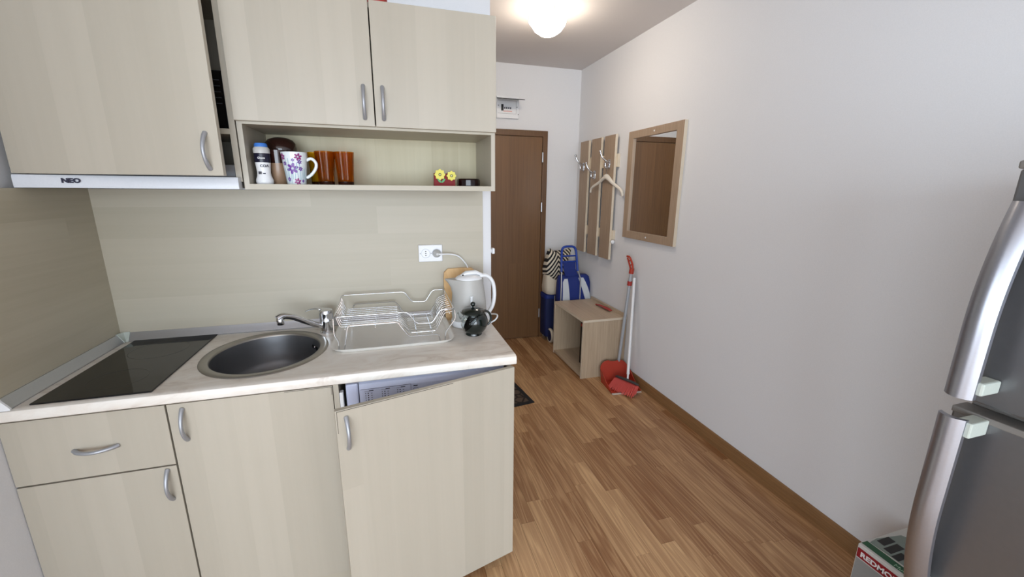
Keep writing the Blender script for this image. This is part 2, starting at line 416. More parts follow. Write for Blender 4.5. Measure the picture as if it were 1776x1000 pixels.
# ------------------------------------------------------------------ washing machine
t = thing('washing_machine', 'white front-loading washing machine half hidden behind the ajar cabinet door', 'washing machine', (1.17, -.28, 0))
obj('body', B(.884, 1.462, -.53, -.03, .012, .868, bev=.006), M_white2, t)
pn = obj('control_panel', loft(bmesh.new(), [[(x, -.53, .75), (x, -.548, .755), (x, -.548, .838), (x, -.540, .856), (x, -.53, .866)] for x in (.930, 1.458)]), M_washer, t)
obj('drawer_end', B(.886, .927, -.55, -.53, .74, .864, bev=.006), M_washer, t)
bm = bmesh.new()
box(bm, .934, 1.106, -.5486, -.5478, .8375, .8385); box(bm, 1.1055, 1.1065, -.5486, -.5478, .755, .8385)
for i, (x, rows) in enumerate(((.951, 5), (1.007, 4), (1.060, 3))):
    z = .829
    box(bm, x-.004, x+.012, -.5486, -.5478, z, z+.0007); box(bm, x+.011, x+.026, -.5486, -.5478, z+.001, z+.0035)
    for k in range(rows):
        zz = z-.009-.0085*k
        box(bm, x-.002, x+.0005, -.5486, -.5478, zz, zz+.0035); box(bm, x+.006, x+.010, -.5486, -.5478, zz, zz+.0035); box(bm, x+.017, x+.022, -.5486, -.5478, zz, zz+.002)
box(bm, 1.115, 1.13, -.5486, -.5478, .8285, .832)
for k in range(9):
    a0 = PI*k/9; box(bm, 1.123+.010*math.cos(a0)-.001, 1.123+.010*math.cos(a0)+.001, -.5486, -.5478, .812+.010*math.sin(a0), .8136+.010*math.sin(a0))
obj('panel_print', bm, M_ink, t)
bm = bmesh.new(); lathe(bm, [(.14, 0), (.15, .004), (.15, .018), (.10, .03)], seg=32)
bmesh.ops.transform(bm, matrix=Matrix.Translation((1.17, -.53, .42)) @ Matrix.Rotation(PI/2, 4, 'X'), verts=bm.verts)
obj('porthole', bm, M_frost, t, 40)
# ------------------------------------------------------------------ countertop with round hole
SCX, SCY, SRX, SRY = .592, -.291, .213, .236
CX0, CX1, CY0 = -.028, 1.497, -.581; CB = HT-.036
bm = bmesh.new()
nose = [(CY0+.03, CB), (CY0+.006, CB), (CY0+.001, CB+.004), (CY0, CB+.012), (CY0, HT-.012), (CY0+.0035, HT-.0035), (CY0+.012, HT), (CY0+.03, HT)]
loft(bm, [[(x, y, z) for y, z in nose] for x in (CX0, CX1)])
for a, b_ in ((CX0, .36), (.83, CX1)): box(bm, a, b_, CY0+.03, -.0, CB, HT)
NS = 64
def sq(a):
    x0, x1, y0, y1 = .36, .83, CY0+.03, 0.0
    dx, dy = math.cos(a), math.sin(a); best = 9
    for v, p, lo in ((dx, SCX, x0), (dx, SCX, x1), (dy, SCY, y0), (dy, SCY, y1)):
        if abs(v) > 1e-6:
            tt = (lo-p)/v
            if 0 < tt < best and x0-1e-6 <= SCX+dx*tt <= x1+1e-6 and y0-1e-6 <= SCY+dy*tt <= y1+1e-6: best = tt
    return SCX+dx*best, SCY+dy*best
angs = sorted([2*PI*k/NS for k in range(NS)] + [math.atan2(y-SCY, x-SCX) % (2*PI) for x in (.36, .83) for y in (CY0+.03, 0)])
ie = [(SCX+(SRX-.014)*math.cos(a), SCY+(SRY-.014)*math.sin(a)) for a in angs]; oe = [sq(a) for a in angs]
Q = [[bm.verts.new((x, y, z)) for x, y in e] for e, z in ((oe, HT), (ie, HT), (ie, CB), (oe, CB))]
for a, b_ in zip(Q, Q[1:]): ring_faces(bm, a, b_)
ct = obj('countertop', bm, M_marble, None, 35)
tag(ct, 'cream marbled worktop with rounded front edge over the base cabinets', 'worktop')
# aluminium upstand
def upst(y0): return [(0, .0), (-.021, .0), (-.0225, .004), (-.017, .013), (-.008, .026), (-.004, .034), (0, .034)]
t = thing('worktop_trim', 'grey aluminium upstand strip along both walls behind the worktop', 'trim', (0, 0, HT))
bm = loft(bmesh.new(), [[(x, y-.008, HT+z+.0002) for y, z in upst(0)] for x in (.03, 1.495)])
obj('long_strip', bm, M_alu, t, 30)
bm = loft(bmesh.new(), [[(-y, yy, HT+z+.0002) for y, z in upst(0)] for yy in (-.575, -.037)])
obj('short_strip', bm, M_alu, t, 30)
bm = bmesh.new()
prev = []
for k in range(7):
    a = PI/2*k/6
    prev.append([(.030-(.030+y)*1.0*math.cos(a) if False else (.001-y*math.cos(a)*1.12 if True else 0), -.0085+y*math.sin(a)*1.12, HT+z*1.06+.0002) for y, z in upst(0)])
loft(bm, [[(-y*1.1, -.040, HT+z*1.08+.0004) for y, z in upst(0)], [(-y*1.1, -.029+y*.2, HT+z*1.08+.0004) for y, z in upst(0)], [(.012-y*.45, -.012+y*.75, HT+z*1.08+.0004) for y, z in upst(0)], [(.024, -.0085+y*1.1, HT+z*1.08+.0004) for y, z in upst(0)], [(.034, -.0085+y*1.1, HT+z*1.08+.0004) for y, z in upst(0)]])
obj('corner_piece', bm, M_bracket, t, 40)
bm = loft(bmesh.new(), [[(-y*1.12, yy, HT+z*1.08+.0002) for y, z in upst(0)] for yy in (-.580, -.574)])
obj('end_cap', bm, M_white, t, 30)
# splash panels
o = obj('splash_panel', B(.0, 1.498, -.009, -.0005, HT+.0005, 1.517), M_maple_h); tag(o, 'long pale maple splashback with socket between worktop and wall cabinets', 'splashback')
o = obj('splash_panel', B(-.029, .0, -.60, -.009, HT+.0005, 1.518), M_maple_y); tag(o, 'short maple return panel on the side wall next to the hob', 'splashback')
# hob
hb = thing('hob', 'black glass two-ring hob set in the worktop beside the side splashback', 'hob', (.2, -.29, HT))
bm = B(.052, .342, -.558, -.030, HT, HT+.005, bev=.0015); obj('glass_plate', bm, M_glassblack, hb)
M_ring = pmat('grey_print', '1a1a1b', .12)
for (y, r) in ((-.43, .075), (-.17, .09)):
    bm = bmesh.new(); lathe(bm, [(r, .0051), (r+.0015, .0053), (r+.003, .0051)], (.197, y, HT), 40, cap0=False, cap1=False); obj('cooking_ring', bm, M_ring, hb)
# sink
sk = thing('sink', 'round stainless steel sink bowl sunk in the worktop', 'sink', (SCX, SCY, HT))
k_ = SRY/SRX
bm = bmesh.new(); lathe(bm, [(SRX, 0.0003), (SRX-.002, .003), (SRX-.012, .0045), (SRX-.026, .004), (SRX-.030, .001), (SRX-.032, -.006)], (SCX, SCY, HT), 64, 1, k_, cap0=False, cap1=False)
obj('rim', bm, M_steel, sk, 50)
bm = bmesh.new(); lathe(bm, [(SRX-.032, -.006), (SRX-.036, -.04), (SRX-.042, -.11), (SRX-.058, -.145), (SRX-.09, -.158), (.045, -.165), (.04, -.167)], (SCX, SCY, HT), 64, 1, k_, cap0=False)
obj('bowl', bm, M_bowl, sk, 50)
bm = bmesh.new(); lathe(bm, [(.04, -.166), (.036, -.163), (.012, -.165), (.01, -.161), (0.001, -.16)], (SCX, SCY, HT), 24); obj('drain', bm, M_chrome, sk, 40)
bm = bmesh.new()
for k in (-2.4, -1.2, 1.2, 2.4):
    a = math.radians(33+k*2.6); r0 = SRX-.0375
    x, y = SCX+r0*math.cos(a), SCY+r0*k_*math.sin(a)
    M_ = Matrix.Translation((x, y, HT-.038)) @ Matrix.Rotation(a, 4, 'Z')
    box(bm, -.002, .001, -.0022, .0022, -.007, .007, M=M_)
obj('overflow_slot', bm, M_black, sk)
a = math.radians(33); bm = bmesh.new(); bmesh.ops.create_uvsphere(bm, u_segments=10, v_segments=8, radius=.004, matrix=Matrix.Translation((SCX+(SRX-.039)*math.cos(a), SCY+(SRX-.039)*k_*math.sin(a), HT-.036)))
obj('overflow_screw', bm, M_chrome, sk, 60)
# faucet
fc = thing('faucet', 'chrome single-lever mixer tap with a long swivel spout at the sink', 'tap', (.782, -.105, HT))
bm = bmesh.new(); lathe(bm, [(.031, 0), (.031, .006), (.0275, .010), (.0275, .048), (.0282, .050), (.0282, .054), (.0275, .056), (.0285, .082), (.0292, .088), (.026, .099), (.014, .105), (.002, .106)], (.782, -.105, HT), 28)
obj('body', bm, M_chrome, fc, 40)
bm = bmesh.new(); tube(bm, smooth_path([(.768, -.114, HT+.028), (.740, -.128, HT+.044), (.705, -.152, HT+.070), (.670, -.178, HT+.098), (.645, -.196, HT+.110), (.630, -.206, HT+.110), (.620, -.213, HT+.104)]), [.0115+.0025*min(1, k/30) for k in range(37)], 12)
sp_ = obj('spout', bm, M_chrome, fc, 50)
bm = bmesh.new(); lathe(bm, [(.0125, -.018), (.0135, -.016), (.0135, -.004), (.0145, -.003), (.0145, .010), (.010, .016)], (.628, -.207, HT+.096), 20); obj('aerator', bm, M_chrome, sp_, 40)
bm = bmesh.new(); tube(bm, smooth_path([(.778, -.105, HT+.098), (.750, -.098, HT+.106), (.722, -.092, HT+.103), (.700, -.088, HT+.094)]), [.012-.0004*k for k in range(19)], 10, flat=.45)
obj('lever', bm, M_chrome, fc, 50)
# ------------------------------------------------------------------ dish rack
rk = thing('dish_rack', 'chrome wire dish rack standing in a clear plastic drip tray', 'dish rack', (1.06, -.2, HT))
TX0, TX1, TY0, TY1 = .822, 1.300, -.392, -.036
tcx, tcy = (TX0+TX1)/2, (TY0+TY1)/2; hx_, hy_ = (TX1-TX0)/2, (TY1-TY0)/2
bm = bmesh.new()
loft(bm, [sup(tcx, tcy, HT+.0005, hx_-.014, hy_-.014, 9, 48), sup(tcx, tcy, HT+.013, hx_-.002, hy_-.002, 9, 48), sup(tcx, tcy, HT+.0155, hx_, hy_, 9, 48), sup(tcx, tcy, HT+.0155, hx_-.004, hy_-.004, 9, 48), sup(tcx, tcy, HT+.013, hx_-.008, hy_-.008, 9, 48), sup(tcx, tcy, HT+.003, hx_-.018, hy_-.018, 9, 48)])
obj('drip_tray', bm, M_traymat, rk, 40)
def wire(pts, r=.0018, rr=.008):
    bm = bmesh.new(); tube(bm, round_path(pts, rr, 3), r, 6); return obj('wire', bm, M_chrome, rk, 60)
def topz(y): return 1.053 + (y+.35)*.03
# top rail running right round
yf, yb = -.355, -.05
prof = [(.845, 0), (1.113, 0), (1.147, -.050), (1.209, -.053), (1.243, 0), (1.298, 0)]
bm = bmesh.new()
loop = [(x, yf, topz(yf)+z) for x, z in prof] + [(x, yb, topz(yb)+z) for x, z in prof[::-1]]
L_ = [Vector(p) for p in loop]; out = []
for i in range(len(L_)):
    a, b_, c_ = L_[i-1], L_[i], L_[(i+1) % len(L_)]; d1, d2 = (a-b_), (c_-b_); k = min(.012, d1.length*.4, d2.length*.4)
    p, q = b_+d1.normalized()*k, b_+d2.normalized()*k
    out += [(1-tt)**2*p+2*tt*(1-tt)*b_+tt*tt*q for tt in (0, .33, .66, 1)]
tube(bm, out, .0026, 8, closed=True); obj('top_rail', bm, M_chrome, rk, 60)
# lower bearing frames, front and back
for y in (yf-.004, yb+.004):
    wire([(.872, y, HT+.005), (.891, y, 1.017), (1.073, y, 1.017), (1.114, y, .953), (1.233, y, .951), (1.238, y, HT+.005)], .0023, .012)
    wire([(.842, y, topz(y)-.004), (.840, y, .985), (.854, y, .955), (.852, y, HT+.005)], .0023, .01)
    wire([(1.300, y, topz(y)-.004), (1.302, y, 1.012), (1.260, y, .955), (1.258, y, HT+.005)], .0023, .01)
for k in range(1, 11):
    y = yf + (yb-yf)*k/11
    zt = topz(y)-.003
    wire([(.846, y, zt), (.860, y, 1.004), (1.080, y, 1.004), (1.122, y, .957), (1.226, y, .957), (1.262, y, 1.03), (1.297, y, zt-.015)], .0017, .008)
for x, z in ((.99, 1.0016), (1.148, .9546), (1.209, .9546), (.88, 1.0016), (1.28, 1.0365)):
    wire([(x, yf, z-.0008), (x, yb, z-.0008)], .0019)
# ------------------------------------------------------------------ socket, plug, cord, board, kettle, teapot
so = thing('wall_socket', 'white double wall socket on the maple splashback above the dish rack', 'socket', (1.245, -.008, 1.19))
pl = obj('plate', B(1.189, 1.3, -.019, -.008, 1.192, 1.272, bev=.004), M_white, so)
for x in (1.222, 1.272):
    bm = bmesh.new(); lathe(bm, [(.0215, 0), (.0215, .004), (.0195, .004), (.018, -.004)], seg=24, cap0=False)
    bmesh.ops.transform(bm, matrix=Matrix.Translation((x, -.019, 1.232)) @ Matrix.Rotation(PI/2, 4, 'X'), verts=bm.verts)
    s_ = obj('outlet', bm, M_white2, so, 40)
    bm = bmesh.new()
    for dz in (-.0095, 0, .0095):
        b2 = bmesh.new(); lathe(bm, [(.0028, -.0005), (.0028, .0008)], (x, 0, 0), 10)
        b2.free()
    # turn the three pin holes to face the room
    bm.free(); bm = bmesh.new()
    for dz in (-.0095, 0, .0095): tube(bm, [(x, -.0186, 1.232+dz), (x, -.0198, 1.232+dz)], .0028, 10)
    obj('pin_hole', bm, M_black, s_)
for x in (1.197, 1.247, 1.292):
    bm = bmesh.new(); tube(bm, [(x, -.018, 1.232), (x, -.0198, 1.232)], .002, 8); obj('screw', bm, M_black, so)
cd = thing('power_cord', 'white kettle cord plugged into the splashback socket', 'cord', (1.272, -.03, 1.23))
bm = bmesh.new(); lathe(bm, [(.0185, 0), (.0185, .010), (.015, .018), (.009, .030), (.006, .036)], seg=20)
bmesh.ops.transform(bm, matrix=Matrix.Translation((1.272, -.021, 1.232)) @ Matrix.Rotation(PI/2, 4, 'X') , verts=bm.verts)
obj('plug', bm, M_frost, cd, 40)
bm = bmesh.new(); tube(bm, smooth_path([(1.274, -.05, 1.232), (1.295, -.052, 1.231), (1.335, -.042, 1.228), (1.372, -.034, 1.216), (1.402, -.022, 1.186), (1.422, -.016, 1.15), (1.436, -.0135, 1.08), (1.455, -.0135, 1.0), (1.468, -.022, .945), (1.475, -.06, .925), (1.484, -.09, .930), (1.506, -.12, .944), (1.524, -.165, .955), (1.522, -.195, .952), (1.505, -.205, .938), (1.478, -.195, .9215)]), .0036, 8)
bm2 = bmesh.new()
obj('lead', bm, M_white, cd, 60)
bm2.free()
cb = obj('cutting_board', None or loft(bmesh.new(), [[(x, y, z) for x, z in [(1.300, .0), (1.300, .19), (1.304, .222), (1.322, .238), (1.38, .240), (1.438, .238), (1.455, .224), (1.460, .19), (1.460, .0)]] for y in (-.0, -.014)]), M_board)
for v in cb.data.vertices: v.co.y += -.009 - .055*(1-v.co.z/.24); v.co.z += HT+.0
tag(cb, 'bamboo cutting board leaning on the splashback behind the white kettle', 'cutting board')
KX, KY = 1.395, -.165
kt = thing('kettle', 'white electric jug kettle with translucent body at the worktop end', 'kettle', (KX, KY, HT))
bm = bmesh.new(); lathe(bm, [(.074, .0), (.080, .004), (.081, .022), (.079, .030)], (KX, KY, HT), 36, 1.02, .9)
obj('base', bm, M_white, kt, 40)
rings = []
for z, r, spx in ((.030, .077, 0), (.06, .080, 0), (.11, .078, .0), (.15, .073, .002), (.18, .069, .012), (.20, .066, .026), (.217, .065, .044)):
    ring = []
    for k in range(36):
        a = 2*PI*k/36; x = math.cos(a)*r; y = math.sin(a)*r*.9
        q = max(0, -math.cos(a))**9
        ring.append((KX+x-spx*q, KY+y*(1-.35*q*(spx > .01)), HT+z+.004*q*(spx > .04)))
    rings.append(ring)
obj('jug', loft(bmesh.new(), rings), pmat('smoky_translucent_plastic', 'bdbbb6', .4, trans=.15), kt, 50)
bm = bmesh.new()
for q, (x, w_) in enumerate(((-.034, .006), (-.026, .004), (-.019, .006), (-.010, .005), (-.002, .005))): box(bm, KX+x, KX+x+w_, KY-.0745, KY-.066, HT+.012, HT+.022)
obj('base_print', bm, pmat('grey_logo_print', '7d8086', .5), kt, kind='stuff')
bm = bmesh.new(); lathe(bm, [(.062, .212), (.061, .219), (.052, .228), (.030, .236), (.004, .238)], (KX, KY, HT), 32, 1.0, .9); ld = obj('lid', bm, M_white, kt, 40)
bm = bmesh.new(); tube(bm, [(KX-.035, KY, HT+.230), (KX-.01, KY, HT+.243), (KX+.03, KY, HT+.245), (KX+.062, KY, HT+.232)], [.012, .017, .018, .012], 12, flat=.55); obj('lid_latch', bm, M_white, ld, 60)
bm = bmesh.new(); tube(bm, [(KX-.028, KY-.016, HT+.233), (KX-.028, KY-.0185, HT+.238)], .003, 8); obj('lid_dot', bm, M_black, ld)
bm = bmesh.new(); tube(bm, smooth_path([(KX+.050, KY, HT+.226), (KX+.085, KY, HT+.226), (KX+.112, KY, HT+.195), (KX+.120, KY, HT+.140), (KX+.112, KY, HT+.085), (KX+.090, KY, HT+.050), (KX+.068, KY, HT+.034)]), .0125, 12, flat=.72); obj('handle', bm, M_white, kt, 60)
bm = bmesh.new(); box(bm, KX-.006, KX+.004, KY-.0725, KY-.069, HT+.075, HT+.150, .002); box(bm, KX-.009, KX+.007, KY-.0715, KY-.0685, HT+.148, HT+.151); obj('level_window', bm, pmat('pale_window', 'e2e4e6', .2), kt)
TXc, TYc = 1.389, -.302
tp = thing('teapot', 'small round dark green teapot with clear glass spout before the white kettle', 'teapot', (TXc, TYc, HT))
bm = bmesh.new(); lathe(bm, [(.034, 0), (.036, .003), (.034, .010), (.028, .014)], (TXc, TYc, HT), 28); obj('foot', bm, M_dgreen, tp, 40)
bm = bmesh.new(); lathe(bm, [(.026, .011), (.044, .022), (.0525, .044), (.053, .06), (.046, .082), (.040, .094), (.041, .099), (.0395, .099), (.038, .094), (.044, .081), (.0505, .06), (.05, .045), (.042, .024), (.022, .014)], (TXc-.002, TYc, HT), 32); obj('glass_bowl', bm, M_clear, tp, 60)
# dark shell wraps the glass and is cut on a slant towards the spout
bm = bmesh.new(); bmesh.ops.create_uvsphere(bm, u_segments=40, v_segments=28, radius=.059, matrix=Matrix.Translation((TXc+.002, TYc, HT+.057)))
bmesh.ops.bisect_plane(bm, geom=bm.verts[:]+bm.edges[:]+bm.faces[:], plane_co=(TXc-.008, TYc, HT+.068), plane_no=Vector((-.80, 0, .62)), clear_outer=True)
bmesh.ops.bisect_plane(bm, geom=bm.verts[:]+bm.edges[:]+bm.faces[:], plane_co=(TXc, TYc, HT+.010), plane_no=Vector((0, 0, -1)), clear_outer=True)
obj('shell', bm, M_dgreen, tp, 60)
bm = bmesh.new(); lathe(bm, [(.051, .098), (.0515, .102), (.046, .109), (.024, .118), (.006, .121)], (TXc-.002, TYc, HT), 32); ld = obj('lid', bm, M_dgreen, tp, 40)
bm = bmesh.new(); tube(bm, [(TXc-.002, TYc, HT+.118), (TXc-.002, TYc, HT+.128)], .004, 8); bmesh.ops.create_uvsphere(bm, u_segments=16, v_segments=12, radius=.0105, matrix=Matrix.Translation((TXc-.002, TYc, HT+.135))); obj('knob', bm, M_dgreen, ld, 60)
bm = bmesh.new(); tube(bm, smooth_path([(TXc+.034, TYc, HT+.102), (TXc+.052, TYc, HT+.102), (TXc+.070, TYc, HT+.088), (TXc+.076, TYc, HT+.064), (TXc+.068, TYc, HT+.044), (TXc+.046, TYc, HT+.032)]), .005, 8); obj('handle', bm, M_dgreen, tp, 60)
bm = bmesh.new(); tube(bm, smooth_path([(TXc-.038, TYc, HT+.066), (TXc-.052, TYc, HT+.082), (TXc-.062, TYc, HT+.102)], 4), [.014, .0135, .0125, .0115, .0105, .0095, .009, .0085, .008], 12); obj('spout', bm, M_clear, tp, 60)
# ------------------------------------------------------------------ wall cabinets
UF = -.307; UD = -.325; UB = -.010; ZB = 1.519; ZT = 2.14
t = thing('wall_cabinet', 'maple wall cabinet over the hob, its single door slightly open', 'cabinet', (.29, -.16, ZB))
obj('side_panel', B(.0, .016, UF, UB, 1.560, ZT), M_maple, t)
obj('side_panel', B(.575, .593, UF, UB, 1.545, ZT), M_maple, t)
obj('back_panel', B(.016, .575, UB-.004, UB, 1.60, ZT), M_maple, t)
obj('top_panel', B(.016, .575, UF, UB-.004, ZT-.016, ZT), M_maple, t)
obj('shelf', B(.016, .575, UF+.004, UB-.004, 1.698, 1.715), M_maple_h, t)
a_ = math.radians(-8.6); Md = Matrix.Translation((.003, UD+.012, 0)) @ Matrix.Rotation(a_, 4, 'Z')
dd = dobj('door', B(0, .580, -.018, 0, 1.561, ZT+.002, bev=.0012), M_maple, t)
dobj('handle', bow(bmesh.new(), (.545, -.018, 1.634), (0, 0, 1)), M_handle, dd, 60)
t = thing('wall_cabinet', 'maple wall cabinet with two closed doors above an open shelf', 'cabinet', (1.04, -.16, ZB))
obj('side_panel', B(.597, .613, UF, UB, ZB, ZT), M_maple, t)
obj('side_panel', B(1.466-.058, 1.4835, UF, UB, ZB, ZT) if False else B(1.4675, 1.4835, UF, UB, ZB, ZT), M_maple, t)
obj('bottom_shelf', B(.613, 1.4675, UF, UB, ZB, ZB+.0185), M_maple_h, t)
obj('middle_shelf', B(.613, 1.4675, UF, UB, 1.732, 1.748), M_maple_h, t)
obj('top_panel', B(.613, 1.4675, UF, UB, ZT-.016, ZT), M_maple_h, t)
obj('back_panel', B(.613, 1.4675, UB-.005, UB, ZB+.0185, ZT-.016), wood('maple_back_warm_bounce', 'b3a888', 'c6bd9f', 'z', .12, 4, 30, .03, .4, .45), t)  # yellower back panel colour stands in for warm reflected light
for x0, x1, hx2 in ((.5955, 1.0375, 1.0055), (1.0415, 1.4835, 1.0695)):
    dd = obj('door', B(x0, x1, UD, UD+.0175, 1.7405, ZT+.001, bev=.0012), M_maple, t)
    obj('handle', bow(bmesh.new(), (hx2, UD, 1.819), (0, 0, 1)), M_handle, dd, 60)
# range hood
hd = thing('range_hood', 'white slide-out range hood fitted under the wall cabinet', 'range hood', (.3, -.18, ZB))
obj('visor', loft(bmesh.new(), [[(x, -.30, 1.520), (x, y2, 1.520), (x, y2-.001, 1.527), (x, -.337, 1.552), (x, -.334, 1.558), (x, -.30, 1.558)] for x, y2 in ((.002, -.336), (.30, -.341), (.46, -.341), (.588, -.336))]), M_white2, hd, 30)
obj('body', B(.020, .572, -.298, UB-.006, 1.522, 1.60, bev=.003), pmat('grey_hood_body', '6f7073', .5), hd)
obj('duct_box', B(.17, .42, -.20, UB-.006, 1.60, 1.697), pmat('grey_duct', '55565a', .6), hd)
obj('lettering', text_bm('NEO', .0185, face_y(.119, -.3405, 1.5355), .0005, .0009, 1.22), M_ink, hd)
# dark things in the half-open cabinet
t = thing('black_appliance', 'glossy black boxy appliance inside the half-open wall cabinet', 'appliance', (.5, -.15, 1.715))
obj('casing', B(.43, .568, -.27, -.04, 1.716, 1.90, bev=.006), M_black, t)
obj('front_panel', B(.435, .563, -.274, -.27, 1.722, 1.895, bev=.001), M_glassblack, t)
bm = bmesh.new()
for k in range(5): box(bm, .528, .556, -.2746, -.274, 1.795+k*.018, 1.798+k*.018)
obj('panel_print', bm, pmat('grey_print2', '2e3034', .5), t)
o = obj('storage_box', lathe(bmesh.new(), [(.03, 0), (.034, .01), (.034, .028), (.026, .036)], (1.07, -.285, ZT), 20), M_dred, None, 40)
tag(o, 'small dark red pot on top of the double-door wall cabinet', 'pot'); o.name = 'pot'
# ------------------------------------------------------------------ things on the open shelf
SZ = ZB+.0185
bt = thing('powder_bottle', 'white squeeze bottle with blue cap at the near end of the open shelf', 'bottle', (.648, -.252, SZ))
c = (.648, -.252, SZ)
bm = bmesh.new(); lathe(bm, [(.025, 0), (.028, .004), (.028, .014), (.023, .028), (.0215, .04), (.023, .06), (.0245, .074)], c, 28); obj('body', bm, M_white, bt, 50)
bm = bmesh.new(); lathe(bm, [(.0248, .074), (.0252, .078), (.0252, .10), (.025, .105)], c, 28); obj('sleeve', bm, pmat('black_sleeve', '14142a', .3), bt, 50)
bm = bmesh.new(); lathe(bm, [(.0255, .105), (.026, .108), (.026, .120), (.022, .126)], c, 28); obj('collar', bm, M_frost, bt, 50)
bm = bmesh.new(); lathe(bm, [(.021, .126), (.0205, .135), (.018, .139)], c, 28); cp = obj('cap', bm, pmat('blue_cap', '3f78c9', .35), bt, 50)
obj('lettering', text_bm('COA', .0125, face_y(c[0]-.004, c[1]-.0246, SZ+.058), .0006, .0003), M_ink, bt)
bm = bmesh.new()
for k in range(7): box(bm, c[0]-.012+k*.0016, c[0]-.0112+k*.0016, c[1]-.0228, c[1]-.0205, SZ+.034, SZ+.043)
box(bm, c[0]+.002, c[0]+.010, c[1]-.0228, c[1]-.0205, SZ+.035, SZ+.038)
obj('bar_print', bm, M_ink, bt)
obj('sleeve_lettering', text_bm('Choco', .0085, face_y(c[0]-.009, c[1]-.0256, SZ+.086), .0006, .0002), M_white, bt)
c = (.687, -.205, SZ)
mg = thing('tall_mug', 'tall tan mug with dark glazed rim behind the flowered mug', 'mug', c)
bm = bmesh.new(); lathe(bm, [(.027, 0), (.029, .003), (.030, .075)], c, 28); obj('lower_body', bm, M_tan, mg, 50)
bm = bmesh.new(); lathe(bm, [(.030, .075), (.031, .12), (.029, .121), (.027, .08), (.024, .01)], c, 28, cap0=False); obj('glazed_rim', bm, M_brown, mg, 50)
c = (.682, -.105, SZ)
cn = thing('canister', 'wide dark brown canister with domed lid at the back of the shelf', 'canister', c)
bm = bmesh.new(); lathe(bm, [(.052, 0), (.055, .004), (.056, .12), (.054, .125)], c, 32); obj('body', bm, M_brown, cn, 50)
bm = bmesh.new(); lathe(bm, [(.0575, .125), (.058, .135), (.055, .152), (.044, .166), (.024, .174), (.002, .176)], c, 32); obj('lid', bm, M_brown, cn, 50)
c = (.750, -.245, SZ)
fm = thing('flowered_mug', 'tapered white mug with purple flowers, handle towards the amber glasses', 'mug', c)
R0, R1, MH = .032, .0435, .112
bm = bmesh.new(); lathe(bm, [(R0-.002, 0), (R0, .003), (R1, MH), (R1-.0025, MH), (R0-.003, .006)], c, 36); obj('body', bm, M_mug, fm, 50)
bm = bmesh.new(); tube(bm, smooth_path([(c[0]+R1-.006, c[1], SZ+.085), (c[0]+R1+.012, c[1], SZ+.092), (c[0]+R1+.026, c[1], SZ+.078), (c[0]+R1+.024, c[1], SZ+.058), (c[0]+R1+.008, c[1], SZ+.036), (c[0]+R0+.002, c[1], SZ+.024)]), .0042, 10, flat=1.3); obj('handle', bm, M_mug, fm, 60)
def on_mug(a, h, off=.0004):
    r = R0+(R1-R0)*h/MH+off
    return (c[0]+r*math.cos(a), c[1]+r*math.sin(a), SZ+h)
def flower(bm, a0, h0, s, n=6):
    for k in range(n):
        th = 2*PI*k/n+.3; pts = []
        for q in range(8):
            u = 2*PI*q/8; px = s*(.58+.42*math.cos(u)); py = s*.26*math.sin(u)
            X = px*math.cos(th)-py*math.sin(th); Y = px*math.sin(th)+py*math.cos(th)
            pts.append(bm.verts.new(on_mug(a0+X/.038, h0+Y, .0006)))
        bm.faces.new(pts)
bp_, bk = bmesh.new(), bmesh.new()
aa = -PI/2
for (da, h, s) in ((-.08, .055, .020), (.0+.85, .012, .006)): flower(bp_, aa+da, h, s)
for (da, h, s) in ((.45, .095, .013), (-.95, .095, .013), (.28, .010, .013), (-.75, .072, .008), (-.55, .018, .008), (.62, .054, .008), (.55, .078, .008), (.02, .084, .006)): flower(bk if s > .01 else bp_, aa+da, h, s)
obj('flower_print', bp_, pmat('violet_print', '6b3a93', .3), fm, kind='stuff'); obj('flower_print', bk, pmat('plum_print', '8d2f73', .3), fm, kind='stuff')
bm = bmesh.new()
for q in range(14):
    da = -1.2+q*.19; h1 = random.uniform(.05, .105); h0 = random.uniform(.004, .02); ph = random.random()*6; L0 = None
    for k in range(9):
        h = h0+(h1-h0)*k/8; a1 = aa+da+.05*math.sin(ph+k*.5)
        e = (bm.verts.new(on_mug(a1-.024, h)), bm.verts.new(on_mug(a1+.024, h)))
        if L0: bm.faces.new((L0[0], L0[1], e[1], e[0]))
        L0 = e
obj('stem_print', bm, pmat('teal_print', '86b0bd', .3), fm, kind='stuff')
def glass(x, y, mat, label, h=.122, r0=.028, r1=.0355):
    g = thing('drinking_glass', label, 'glass', (x, y, SZ), group='amber drinking glasses on the open shelf')
    n = 32
    def rr(k, r): return r*(1+.018*math.cos(k*PI))
    rings = []
    for r, z in ((r0-.001, 0), (r0, .003), (r0+.002, .04), (r1, h), (r1-.0022, h), (r0-.001, .04), (r0-.004, .014)):
        rings.append([(x+rr(k, r)*math.cos(2*PI*k/n), y+rr(k, r)*math.sin(2*PI*k/n), SZ+z) for k in range(n)])
    obj('bowl', loft(bmesh.new(), rings), mat, g, 25)
    bm = bmesh.new(); lathe(bm, [(r0-.0005, -.0), (r0+.0006, .003), (r0+.0012, .012), (r0-.004, .0135)], (x, y, SZ), 24)
    obj('thick_base', bm, pmat('dark_amber', '2c0f05', .1), g, 40)
    return g
glass(.846, -.20, M_amber, 'amber drinking glass nearest the flowered mug')
glass(.915, -.20, M_amber, 'amber drinking glass standing farthest from the flowered mug')
glass(.812, -.135, M_yellow, 'yellower amber glass behind the flowered mug and the front amber glasses')
fh = thing('flower_ornament', 'small red ornament with two yellow flowers on the open shelf', 'ornament', (1.29, -.24, SZ))
bm = bmesh.new()
